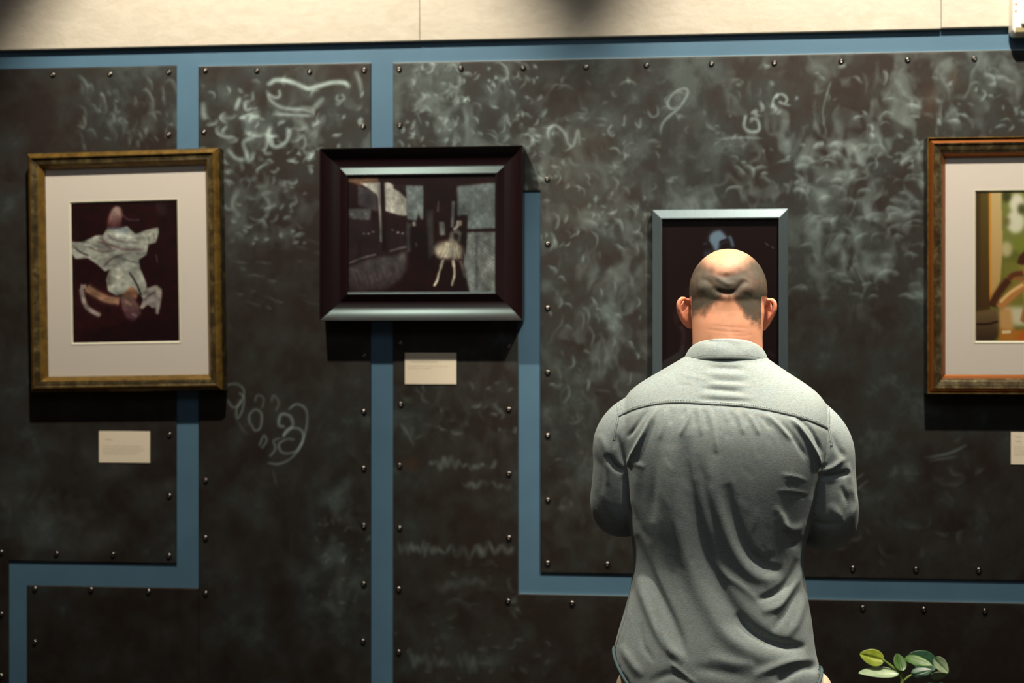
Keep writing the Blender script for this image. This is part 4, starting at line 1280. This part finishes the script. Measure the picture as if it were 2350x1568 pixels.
Vh = (np.array(HR.transposed()) @ (V - np.array(Hc)).T).T
lips = ((abs(Vh[:, 0]) < .024) & (Vh[:, 1] > .085) & (abs(Vh[:, 2] + .092) < .011))[:, None] * .6
sk = sk * (1 - lips) + lin((176, 96, 84)) * lips
brw = ((abs(abs(Vh[:, 0]) - .03) < .018) & (Vh[:, 1] > .07) & (abs(Vh[:, 2] + .020) < .005))[:, None] * .7
sk = sk * (1 - brw) + lin((70, 52, 40)) * brw
set_col(body.data, 'paint', sk)
t = NT('skin'); a = t.attr('paint'); f = t.noise(900, 3, .6)
t.l(t.mix(.18, a.outputs['Color'], t.ramp(f, [(.3, (.6, .5, .45, 1)), (.7, (1, 1, 1, 1))]), 'MULTIPLY'), t.b.inputs['Base Color'])
t.set(Roughness=.58); t.b.inputs['Subsurface Weight'].default_value = .12; t.b.inputs['Subsurface Radius'].default_value = (.01, .004, .002); t.b.inputs['Subsurface Scale'].default_value = .6
t.b.inputs['Specular IOR Level'].default_value = .4; t.bump(f, .12, .0008)
body.data.materials.append(t.m)
# eyes
for s in (-1, 1):
    bm = bmesh.new(); ellipsoid(bm, H(s * .031, .0775, -.036), (.0115, .0115, .0085), HR); o = bm_obj('eye', bm, M['white'], man, True)
    bm = bmesh.new(); ellipsoid(bm, H(s * .031, .0882, -.039), (.0048, .0022, .0048), HR, 16, 10); bm_obj('iris', bm, M['black'], o, True)

# cropped hair: a thin skin of stubble over the sides and back of the skull
lowx = [1575, 1590, 1606, 1622, 1640, 1656, 1670, 1684, 1698, 1712, 1726, 1742, 1760]
lowy = [722, 722, 716, 712, 694, 682, 678, 684, 706, 724, 738, 742, 740]
topx = [1570, 1596, 1616, 1640, 1665, 1690, 1712, 1728, 1750, 1765]
topy = [585, 596, 606, 618, 624, 618, 604, 592, 586, 580]
lowb = np.interp(px, lowx, lowy); topb = np.interp(px, topx, topy)
hmk = np.clip((lowb + 10 * (n2 - .5) * 2 + 14 * (n1 - .5) - py) / 24 + .5, 0, 1) * np.clip((py - topb + 14 * (n1 - .5) + 6 * (n2 - .5)) / 38 + .5, 0, 1) ** 1.2
hmk[earm[:, 0] > .12] = 0
front = Vh[:, 1] > .055
side = (abs(Vh[:, 0]) > .05) & (Vh[:, 2] > -.045) & (Vh[:, 2] < .035)
hmk = hmk * np.clip((.062 - Vh[:, 1] + .012 * (n1 - .5)) / .02, 0, 1)
hmk = hmk * (V[:, 2] > 1.5)
hmk *= .62 + .55 * vnoise(px, py, 26, 14, 3)
hmk = np.clip(hmk, 0, 1)
keep = (hmk[Q].max(1) > .03)
Qh = Q[keep]; us = np.unique(Qh); rmp = -np.ones(len(V), int); rmp[us] = np.arange(len(us))
Nh = vnormals(V, Q)[us]
hair = np_obj('cropped_hair', V[us] + Nh * .0006, rmp[Qh], None, man)
hair['label'] = 'grey-brown stubble with a bald crown'
set_float(hair.data, 'cover', hmk[us])
t = NT('stubble'); a = t.attr('cover'); f = t.noise(1500, 2, .6)
t.l(t.ramp(f, [(.3, L4(46, 41, 31)), (.7, L4(88, 81, 65))]), t.b.inputs['Base Color']); t.set(Roughness=.62)
mth = t.n('ShaderNodeMath', operation='MULTIPLY'); mth.inputs[1].default_value = .95; t.l(a.outputs['Fac'], mth.inputs[0]); t.l(mth.outputs[0], t.b.inputs['Alpha'])
t.bump(f, .35, .001)
hair.data.materials.append(t.m)

# ---- shirt
ty = np.array([786, 800, 812, 822, 833, 845, 858, 870, 883, 895, 912, 930, 955, 980, 1030, 1080, 1130, 1200, 1250, 1300, 1350, 1410, 1460, 1500, 1530, 1640])
tL = np.array([60, 66, 88, 104, 124, 144, 166, 188, 210, 226, 238, 246, 250, 251, 247, 240, 234, 229, 221, 217, 224, 240, 255, 265, 268, 272])
tR = np.array([58, 62, 78, 90, 106, 124, 143, 162, 183, 200, 216, 227, 234, 236, 232, 222, 206, 188, 177, 173, 179, 190, 196, 201, 214, 220])
tB = np.array([.058, .064, .069, .075, .080, .086, .090, .094, .098, .103, .110, .118, .125, .130, .134, .134, .130, .122, .115, .112, .115, .122, .130, .136, .139, .142])
tF = np.array([.055, .06, .065, .07, .075, .08, .085, .09, .095, .10, .105, .108, .11, .112, .115, .118, .12, .124, .126, .128, .130, .132, .134, .136, .138, .14])
tC = np.array([.036, .034, .033, .032, .030, .028, .025, .022, .019, .016, .012, .008, .004, 0, 0, 0, 0, 0, 0, 0, 0, 0, 0, 0, 0, 0])
_pd = np.arange(770., 1680., 2.)


def _sm(tab, r=9):
    d = np.interp(_pd, ty, tab); k_ = np.exp(-.5 * (np.arange(-3 * r, 3 * r + 1) / r) ** 2); k_ /= k_.sum()
    return np.convolve(np.pad(d, 3 * r, 'edge'), k_, 'valid')


tB, tC, tF = _sm(tB, 12), _sm(tC, 12), _sm(tF, 12); tL, tR = _sm(tL, 6), _sm(tR, 6); ty = _pd
PYS = lambda z_: 784 - (z_ - CH) * 1130
nR, nA = 110, 144
bm = bmesh.new(); rings = []
ztop = zz(790)
for i in range(nR + 1):
    v = i / nR; ring = []
    for k in range(nA):
        a = 2 * math.pi * k / nA; cx, sy = math.cos(a), math.sin(a)
        hem = zz(1500 if cx < 0 else 1532) * abs(cx) ** 3.0 + zz(1625) * (1 - abs(cx) ** 3.0)
        z_ = ztop + (hem - ztop) * v; p = PYS(z_)
        xl, xr = np.interp(p, ty, tL) / S1, np.interp(p, ty, tR) / S1; yb, yf, cy = np.interp(p, ty, tB), np.interp(p, ty, tF), np.interp(p, ty, tC)
        e_ = 2.35 if p > 950 else 2.1 + .25 * max(0, (p - 822) / 130)
        x = (abs(cx) ** (2 / e_)) * (xr if cx > 0 else -xl); y = (abs(sy) ** (2 / e_)) * (yf if sy > 0 else -yb)
        ring.append(bm.verts.new((x, y + cy, z_)))
    rings.append(ring)
for p, q in zip(rings[:-1], rings[1:]):
    for k in range(nA): bm.faces.new((p[k], p[(k + 1) % nA], q[(k + 1) % nA], q[k]))
bm.faces.new(rings[0])
inn = [bm.verts.new(Vector((v.co.x * .93, v.co.y * .93, v.co.z + .03))) for v in rings[-1]]
for k in range(nA): bm.faces.new((rings[-1][k], rings[-1][(k + 1) % nA], inn[(k + 1) % nA], inn[k]))
ctr = bm.verts.new((0, 0, .90))
for k in range(nA): bm.faces.new((inn[k], inn[(k + 1) % nA], ctr))
# sleeves
for s in (-1, 1):
    if s < 0: path = [K(1474, 966, .012), K(1448, 990, .006), K(1428, 1020, .005), K(1424, 1070, .008), K(1417, 1120, .012), K(1414, 1160, .024), K(1428, 1178, .060)]
    else: path = [K(1844, 970, .012), K(1868, 1000, .006), K(1886, 1030, .005), K(1893, 1080, .008), K(1900, 1130, .010), K(1903, 1172, .020), K(1894, 1198, .060)]
    rad = [(.060), (.064), (.0625), (.0590), (.0560), (.0560), (.054)]
    wv_ = WR[s]; last = Vector(path[-1])
    path += [last.lerp(wv_, .45), last.lerp(wv_, .95)]; rad += [.050, .036]
    P = catmull([tuple(p) for p in path], 5); rd = catmull([(r_, 0) for r_ in rad], 5)[:, 0]
    tube(bm, P, list(rd), 28)
V, Q = evaluated('shirt', bm, 0.0034, 7, 0.5)
N = vnormals(V, Q)
if N[:, 1][V[:, 1] < -.10].mean() > 0: Q = Q[:, ::-1]; N = -N

# creases, as heights in millimetres over the back
fm = Canvas(1330, 780, 2000, 1600, 1.0); g = zc(1330, 750, .5218)


def fold(P, w, amp, taper=.25, w2=None): fm.line(g(P), w, amp, taper, True, w2)


# gathers under the yoke
for P, w, a_ in [([(345, 352), (300, 440), (250, 530), (208, 610)], 6, 8.5), ([(300, 360), (255, 430), (210, 490)], 6, -5), ([(490, 362), (470, 420), (440, 480)], 6, 4.5), ([(465, 365), (450, 400)], 4, -2.5),
                 ([(525, 355), (530, 410), (535, 480)], 5, 4.0), ([(505, 370), (508, 440)], 4, -3), ([(570, 360), (590, 450), (602, 560)], 7, 4.5), ([(550, 365), (560, 450)], 4.5, -3.0),
                 ([(640, 370), (650, 420)], 5, 2.5), ([(690, 372), (708, 420), (722, 475)], 5, 4.2), ([(668, 375), (680, 430)], 4, -3), ([(745, 385), (770, 430), (790, 475)], 5, 4.0), ([(725, 385), (742, 430)], 4, -2.5),
                 ([(820, 385), (870, 430), (935, 500)], 7, 5.0), ([(800, 395), (840, 450)], 4.5, -3), ([(925, 400), (980, 460), (1030, 540), (1065, 620)], 6, 9.0), ([(960, 400), (1020, 460), (1070, 560)], 5, -5.0), ([(890, 420), (950, 500), (1000, 580)], 7, -4.0),
                 ([(380, 360), (370, 420), (350, 500)], 8, 3.0), ([(410, 365), (400, 430)], 5, -2.5)]: fold(P, w * .66, a_ * 1.2, .2)
# long drapes sweeping down to the right
fold([(470, 480), (478, 620), (505, 800), (560, 990), (640, 1180), (730, 1300), (860, 1385), (1000, 1412)], 13, -9.0, .18, 22)
fold([(400, 520), (400, 700), (430, 900), (490, 1080), (570, 1240), (650, 1360), (780, 1440), (960, 1460)], 20, 8.0, .25)
fold([(690, 1260), (760, 1340), (870, 1392), (1000, 1412)], 7, -13.0, .2, 12)
fold([(650, 690), (680, 830), (735, 970), (820, 1050), (895, 1072)], 9, -8.0, .25, 16)
fold([(600, 560), (600, 740), (640, 900), (700, 1020), (780, 1100), (880, 1105)], 14, 7.0, .3)
fold([(560, 1000), (640, 1090), (720, 1150), (780, 1205)], 7, 3.5, .35)
fold([(780, 1205), (860, 1175), (920, 1120), (960, 1020)], 8, -9.0, .25)
fold([(800, 1255), (880, 1225), (945, 1140), (985, 1030)], 9, 7.0, .3)
fold([(850, 1345), (890, 1280), (930, 1200), (950, 1120)], 9, -6.5, .35)
fold([(900, 1375), (950, 1310), (985, 1200), (995, 1110)], 10, 5.5, .3)
fold([(905, 890), (930, 935), (950, 960), (985, 925)], 9, -5.5, .3); fold([(870, 830), (910, 880), (950, 890), (1000, 860)], 9, 4.5, .3); fold([(860, 790), (900, 850), (900, 900)], 7, 3.5, .3)
fold([(865, 720), (930, 722), (1012, 735)], 2.6, 2.0, .25); fold([(880, 742), (950, 744), (1000, 750)], 4, -1.6, .3); fold([(880, 650), (950, 660), (1005, 680)], 3, 2.0, .3); fold([(900, 690), (960, 700)], 3, -1.6, .3)
fold([(250, 915), (300, 1060), (370, 1210), (430, 1340), (470, 1470)], 9, -8.5, .2, 15)
fold([(255, 1090), (290, 1210), (340, 1330), (400, 1420), (465, 1472)], 11, 8.0, .2)
fold([(180, 1400), (230, 1480), (280, 1540)], 9, 5, .3); fold([(330, 1250), (350, 1340), (390, 1420)], 5, -3.0, .3); fold([(270, 1300), (280, 1400), (330, 1480)], 6, -3.0, .3)
fold([(330, 420), (335, 600), (325, 760), (320, 860)], 10, -4.0, .3); fold([(260, 600), (240, 740), (250, 850)], 12, 3.5, .3); fold([(230, 770), (260, 870), (310, 950)], 8, -4, .3)
fold([(205, 590), (240, 600), (290, 620)], 6, 3.0, .3)
fold([(395, 1475), (450, 1520), (520, 1575)], 3.5, 4.0, .2); fold([(300, 1570), (400, 1530), (480, 1560)], 10, -4, .3)
fold([(870, 1575), (930, 1520), (1000, 1495), (1050, 1510)], 10, -11, .2); fold([(760, 1540), (850, 1500), (940, 1470), (1030, 1475)], 9, 6, .3)
fold([(500, 1500), (620, 1520), (760, 1550)], 12, -4, .3); fold([(560, 1450), (680, 1480), (780, 1490)], 12, 3.5, .3)
fold([(990, 1050), (1000, 1200), (1020, 1350)], 6, 3.0, .3)
fold([(230, 1120), (215, 1260), (165, 1420)], 4, 2.5, .2)
fold([(740, 1000), (800, 1020), (870, 1010)], 10, -2.5, .3); fold([(520, 560), (560, 760), (600, 900)], 10, -3.0, .35)
# horizontal creases across the yoke under the collar
for P, w, a_ in [([(560, 178), (650, 182), (730, 186)], 4.5, -5.0), ([(540, 205), (640, 212), (760, 216)], 5, 3.0), ([(560, 232), (650, 238), (740, 240)], 4, -3.0), ([(560, 252), (650, 258), (750, 262)], 4.5, 2.8),
                 ([(530, 270), (630, 278), (730, 288)], 4.5, -5.5), ([(520, 296), (640, 306), (780, 316)], 5, 3.0), ([(510, 318), (620, 324), (760, 328)], 4, -4.0), ([(440, 205), (520, 226), (600, 236)], 4, 1.5), ([(420, 250), (500, 262)], 4, -1.5), ([(720, 150), (820, 160)], 6, -1.5)]: fold(P, w, a_, .3)
# yoke step: the yoke lies over the back panel
yk = [(166, 392), (240, 360), (330, 338), (430, 330), (560, 336), (700, 345), (800, 358), (900, 378), (1000, 405), (1095, 445)]
fold([(x, y + 7) for x, y in yk], 2.6, -2.2, .02, 5)
# sleeves
fold([(118, 560), (150, 610), (195, 640)], 6, -9, .2); fold([(90, 470), (115, 530), (125, 600), (120, 700)], 8, 4.5, .3); fold([(160, 470), (180, 540), (200, 610)], 6, -5, .25)
fold([(165, 300), (175, 380), (160, 460), (150, 540)], 3, -3.5, .1); fold([(60, 560), (100, 640), (90, 740)], 8, -3, .3); fold([(70, 720), (110, 820), (170, 900)], 10, -3.5, .3)
fold([(1050, 640), (1110, 620), (1165, 578)], 5, 5.5, .3); fold([(1060, 665), (1130, 655), (1190, 640)], 5, -8.0, .2); fold([(1180, 600), (1190, 660), (1205, 740)], 5, 4.0, .3)
fold([(1090, 325), (1098, 420), (1095, 500), (1075, 600)], 3, -3.5, .1); fold([(1110, 470), (1140, 540), (1170, 580)], 7, -4.5, .3); fold([(1150, 700), (1180, 780), (1165, 880)], 7, -4.5, .3)
fold([(1100, 780), (1150, 850), (1130, 920)], 8, 3.5, .3); fold([(1010, 850), (1080, 870), (1160, 860)], 6, -3.0, .3); fold([(1190, 700), (1215, 780), (1195, 860)], 5, 3.5, .3)
fold([(1075, 600), (1060, 640), (1020, 760)], 6, -5, .2); fold([(195, 640), (200, 740), (225, 840)], 6, -5, .2)
# softer wrinkles everywhere
fm.a += 0
rw = random.Random(3)
for _ in range(90):
    x, y = rw.uniform(200, 1000), rw.uniform(450, 1500); an = rw.gauss(1.25, .3); Ln = rw.uniform(40, 120)
    fold([(x, y), (x + math.cos(an) * Ln * .5 + rw.uniform(-6, 6), y + math.sin(an) * Ln * .5), (x + math.cos(an) * Ln, y + math.sin(an) * Ln)], rw.uniform(4, 8), rw.uniform(-.9, .9), .4)
fm.a = blur2(fm.a, 1.6) * .70
px, py = man_px(V)
face = np.clip((-N[:, 1] + .25) / .5, 0, 1)
vis = np.clip((.05 - V[:, 1]) / .04, 0, 1)
edge = np.clip((-N[:, 1]) / .35, 0.12, 1)
disp = fm.sample(px, py) * .001 * face * vis * edge
V = V + N * disp[:, None]
# keep the neck opening open: nothing above the collar stand
shirt = np_obj('shirt', V, Q, None, man)
t = NT('chambray_cloth')
wv1 = t.noise(700, 2, .6, (.25, .25, 1.6)); wv2 = t.noise(60, 4, .6, (.5, .5, 2.5)); wv3 = t.noise(1200, 2, .5, (1.5, 1.5, .3))
col = t.ramp(wv1, [(.25, L4(122, 137, 140)), (.75, L4(174, 183, 176))])
col = t.mix(.22, col, t.ramp(wv2, [(.3, L4(150, 146, 130)), (.7, L4(142, 164, 172))]))
col = t.mix(.25, col, t.ramp(wv3, [(.3, (.6, .6, .6, 1)), (.7, (1, 1, 1, 1))]), 'MULTIPLY')
t.l(col, t.b.inputs['Base Color']); t.set(Roughness=.88); t.b.inputs['Specular IOR Level'].default_value = .15
t.b.inputs['Sheen Weight'].default_value = .08
t.bump(wv1, .25, .0008)
M['cloth'] = t.m; shirt.data.materials.append(M['cloth'])
M['seam'] = m_simple('cloth_seam', L4(84, 104, 108), .9, 0, .1, .1, 500)
M['thread'] = m_simple('dark_thread', L4(62, 66, 62), .9, 0, .1)

# seams laid on the surface
bvh = BVHTree.FromPolygons([tuple(v) for v in V], [tuple(q) for q in Q])
inv = MWm.inverted(); co = inv @ CAMP


def on_shirt(px_, py_):
    d = Vector((-st, ct, 0)) * F + Vector((ct, st, 0)) * (px_ - 1175) + Vector((0, 0, 1)) * (784 - py_)
    d = (inv.to_3x3() @ d).normalized(); r_ = bvh.ray_cast(co, d)
    return (r_[0], r_[1]) if r_[0] is not None else None


def seam(P, w, name, lab, lift=.0009, double=True):
    """flat felled seam: raised band with two rows of stitches"""
    pts = catmull(g(P), 10); hits = [on_shirt(*p) for p in pts]; hits = [h for h in hits if h]
    bm = bmesh.new(); rows = []
    cs = [h[0] for h in hits]
    cs = [sum((cs[max(0, min(len(cs) - 1, i + k))] for k in (-1, 0, 1)), Vector()) / 3 for i in range(len(cs))]
    for i, (h, nn) in enumerate(zip(cs, [x[1] for x in hits])):
        if nn.y > 0: nn = -nn
        d = (cs[min(i + 1, len(cs) - 1)] - cs[max(i - 1, 0)]).normalized(); sd = d.cross(nn).normalized()
        rows.append([bm.verts.new(h + sd * w * u + nn * l) for u, l in ((-.5, -.001), (-.42, lift), (0, lift * .7), (.42, lift), (.5, -.001))])
    for a_, b_ in zip(rows[:-1], rows[1:]):
        for k in range(4): bm.faces.new((a_[k], b_[k], b_[k + 1], a_[k + 1]))
    o = bm_obj(name, bm, M['cloth'], shirt, True)
    if lab: o['label'] = lab
    bm = bmesh.new()
    for side_ in ((-.30, .30) if double else (0,)):
        for i in range(0, len(cs) - 1):
            a_ = rows[0]
            d = (cs[i + 1] - cs[i]); nn = hits[i][1] if hits[i][1].y < 0 else -hits[i][1]; sd = d.normalized().cross(nn).normalized()
            n_ = max(1, int(d.length / .0030))
            for k in range(n_):
                p0 = cs[i] + d * (k / n_) + sd * w * side_ + nn * (lift + .0001); p1_ = p0 + d * (.62 / n_)
                hw = sd * .00035
                bm.faces.new([bm.verts.new(q_) for q_ in (p0 - hw, p1_ - hw, p1_ + hw, p0 + hw)])
    st_ = bm_obj('stitching', bm, M['thread'], o)
    return o


seam(yk, .0072, 'yoke_seam', 'double-stitched seam across the shoulders')
seam([(160, 292), (168, 340), (170, 395), (160, 440), (152, 500)], .006, 'armhole_seam', 'left armhole seam')
seam([(1086, 325), (1096, 380), (1096, 445), (1104, 490), (1108, 525)], .006, 'armhole_seam', 'right armhole seam')
seam([(232, 1105), (222, 1180), (204, 1270), (178, 1350), (152, 1430)], .0045, 'side_seam', 'left side seam')

# hem edges at the side vents, a rolled band following the lower rim
bot = V[(V[:, 2] < 1.0)]


def hem_band(k0, k1, lab):
    bm = bmesh.new(); pts = []
    for k in range(k0, k1):
        a = 2 * math.pi * (k % nA) / nA; cx, sy = math.cos(a), math.sin(a)
        hem = zz(1500 if cx < 0 else 1532) * abs(cx) ** 3.0 + zz(1625) * (1 - abs(cx) ** 3.0)
        p = PYS(hem); xl, xr = np.interp(p, ty, tL) / S1, np.interp(p, ty, tR) / S1; yb, yf = np.interp(p, ty, tB), np.interp(p, ty, tF)
        e_ = 2.35; x = (abs(cx) ** (2 / e_)) * (xr if cx > 0 else -xl); y = (abs(sy) ** (2 / e_)) * (yf if sy > 0 else -yb)
        pts.append(Vector((x * 1.0, y * 1.0, hem + .003)))
    tube(bm, pts, .0034, 8, True)
    o = bm_obj('hem', bm, M['seam'], shirt, True); o['label'] = lab


hem_band(0, nA + 1, 'rolled hem with curved shirt tails')

# collar: folded band standing round the neck
bm = bmesh.new(); nC = 96; ring_o = []
prof_c = [(0.0, .0), (.30, .0), (.6, .0), (1.0, .0)]
cx0 = K(1666, 780).x


def collar_pt(a, v, out=0.0):
    """a: angle, -pi/2 is the back; v: 0 top edge, 1 lower edge"""
    cxx, sy = math.cos(a), math.sin(a)
    fr_ = (sy + 1) / 2                                  # 0 back, 1 front
    zt_ = zz(779) - .050 * fr_ ** 1.3 - .004 * abs(cxx) ** 2; zl_ = zz(822) - .052 * fr_ ** 1.2 - .001 * (1 - abs(cxx)) * (1 - fr_)
    rx = .0715 + .0115 * v + out; ry = .071 + .013 * v + out
    bulge = .003 * math.sin(math.pi * v)
    return Vector((cx0 + cxx * (rx + bulge), .040 + sy * (ry + bulge) * (1 if sy < 0 else .95), zt_ + (zl_ - zt_) * v))


rows_c = []
# inner stand (rises inside), fold at the top, outer leaf coming down
sec = [(.95, -.0055), (.5, -.0045), (.12, -.0035), (.0, -.0012), (-.02, .0012), (.03, .0032), (.15, .0042), (.35, .0046), (.6, .0050), (.85, .0054), (.97, .0056), (1.0, .0050), (.99, .0036), (.85, .0030), (.5, .0020)]
cf = Canvas(1530, 770, 1800, 840, 1.0); zq = zc(1530, 560, .185)
cf.line(zq([(470, 1200), (640, 1215), (860, 1215)]), 5, -2.6, .2); cf.line(zq([(500, 1300), (700, 1290), (850, 1265), (960, 1290)]), 4, -2.4, .25); cf.line(zq([(450, 1260), (620, 1255), (780, 1245)]), 3.4, 1.6, .3)
cf.line(zq([(880, 1250), (960, 1230), (1020, 1240)]), 4, -1.8, .3)
for (v, o_) in sec:
    r_ = []
    for k in range(nC):
        a = 2 * math.pi * k / nC + math.pi / 2 + .12; frac = k / (nC - 1)
        a = math.pi / 2 + .16 + (2 * math.pi - .32) * frac
        p = collar_pt(a, max(0, v), o_)
        if v < 0: p.z += .0008
        if o_ > .003:
            qx, qy = man_px(np.array([p])); dd = float(cf.sample(qx, qy)[0]) * .0015 * (1 if p.y < .03 else 0)
            p += Vector((math.cos(a), math.sin(a), 0)) * dd
        r_.append(bm.verts.new(p))
    rows_c.append(r_)
for a_, b_ in zip(rows_c[:-1], rows_c[1:]):
    for k in range(nC - 1): bm.faces.new((a_[k], a_[k + 1], b_[k + 1], b_[k]))
collar = bm_obj('collar', bm, M['cloth'], shirt, True)
so = collar.modifiers.new('cloth', 'SOLIDIFY'); so.thickness = .0011; so.offset = 0
bm = bmesh.new()
for vv in (.80,):
    n_ = 120
    for k in range(n_):
        a0_ = math.pi * 1.02 + (math.pi * .96) * k / n_; a1_ = a0_ + math.pi * .96 / n_ * .6
        p0, p1_ = collar_pt(a0_, vv, .0064), collar_pt(a1_, vv, .0064)
        bm.faces.new([bm.verts.new(q_) for q_ in (p0 - Vector((0, 0, .0004)), p1_ - Vector((0, 0, .0004)), p1_ + Vector((0, 0, .0004)), p0 + Vector((0, 0, .0004)))])
bm_obj('collar_stitching', bm, M['thread'], collar)
# darker strip under the leaf, standing in for the shaded gap
bm = bmesh.new(); st_r = []
for v, o_ in ((.55, .0018), (1.0, .0014), (1.22, .0010), (1.4, .0016)):
    st_r.append([bm.verts.new(collar_pt(math.pi / 2 + .2 + (2 * math.pi - .4) * k / 95, v, o_)) for k in range(96)])
for a_, b_ in zip(st_r[:-1], st_r[1:]):
    for k in range(95): bm.faces.new((a_[k], a_[k + 1], b_[k + 1], b_[k]))
o = bm_obj('collar_gap_shade', bm, M['seam'], collar, True)

# ---- trousers
M['chino'] = m_simple('beige_cotton', L4(214, 196, 168), .85, 0, .15, .06, 120, None, .1)
bm = bmesh.new()
loft(bm, [(.96, .150, .130, .080, .09, 0, 2.3), (.90, .172, .150, .090, .10, 0, 2.3), (.85, .198, .170, .100, .11, 0, 2.3), (.80, .212, .200, .108, .11, 0, 2.3), (.74, .212, .206, .110, .11, 0, 2.4), (.70, .20, .20, .11, .11, 0, 2.4)])
for s in (-1, 1):
    tube(bm, [(s * .105, 0, .80), (s * .112, -.002, .70), (s * .112, -.006, .50), (s * .114, -.008, .30), (s * .116, 0, .10), (s * .116, 0, .065)], [(.095, .10), (.095, .10), (.078, .082), (.070, .072), (.066, .070), (.066, .072)], 24)
    # pocket bulge at the hip
    ellipsoid(bm, K(1446 if s < 0 else 1878, 1600, 0.0), (.030, .055, .055))
V, Q = evaluated('trousers', bm, .006, 5, .5)
N = vnormals(V, Q)
if N[:, 0][V[:, 0] > .15].mean() < 0: Q = Q[:, ::-1]; N = -N
wr_ = vnoise(V[:, 2] * 1000 + V[:, 0] * 300, np.arctan2(V[:, 1], V[:, 0]) * 120, 60, 4, 3)
V = V + N * ((wr_ - .5) * .010)[:, None]
np_obj('trousers', V, Q, M['chino'], man)
# ---- shoes
M['shoe'] = m_simple('brown_leather', L4(86, 56, 38), .45, 0, .4, .1, 60)
for s in (-1, 1):
    bm = bmesh.new()
    ellipsoid(bm, (s * .116, .085, .048), (.050, .130, .040)); ellipsoid(bm, (s * .116, -.02, .062), (.043, .055, .050)); ellipsoid(bm, (s * .116, .16, .040), (.047, .060, .032))
    V, Q = evaluated('shoe', bm, .005, 5, .5); V[:, 2] = np.maximum(V[:, 2], .014)
    N = vnormals(V, Q)
    if N[:, 2][V[:, 2] > .07].mean() < 0: Q = Q[:, ::-1]
    sh = np_obj('shoe', V, Q, M['shoe'], man)
    bm = bmesh.new(); rr_ = []
    for zz_ in (0.0005, .016):
        rr_.append([bm.verts.new((s * .116 + .051 * math.cos(2 * math.pi * k / 32) * (1 - .12 * (math.sin(2 * math.pi * k / 32) < 0)), .070 + .150 * math.sin(2 * math.pi * k / 32), zz_)) for k in range(32)])
    for k in range(32): bm.faces.new((rr_[0][k], rr_[0][(k + 1) % 32], rr_[1][(k + 1) % 32], rr_[1][k]))
    bm.faces.new(rr_[0]); bm.faces.new(rr_[1]); bm_obj('sole', bm, M['black'], sh)
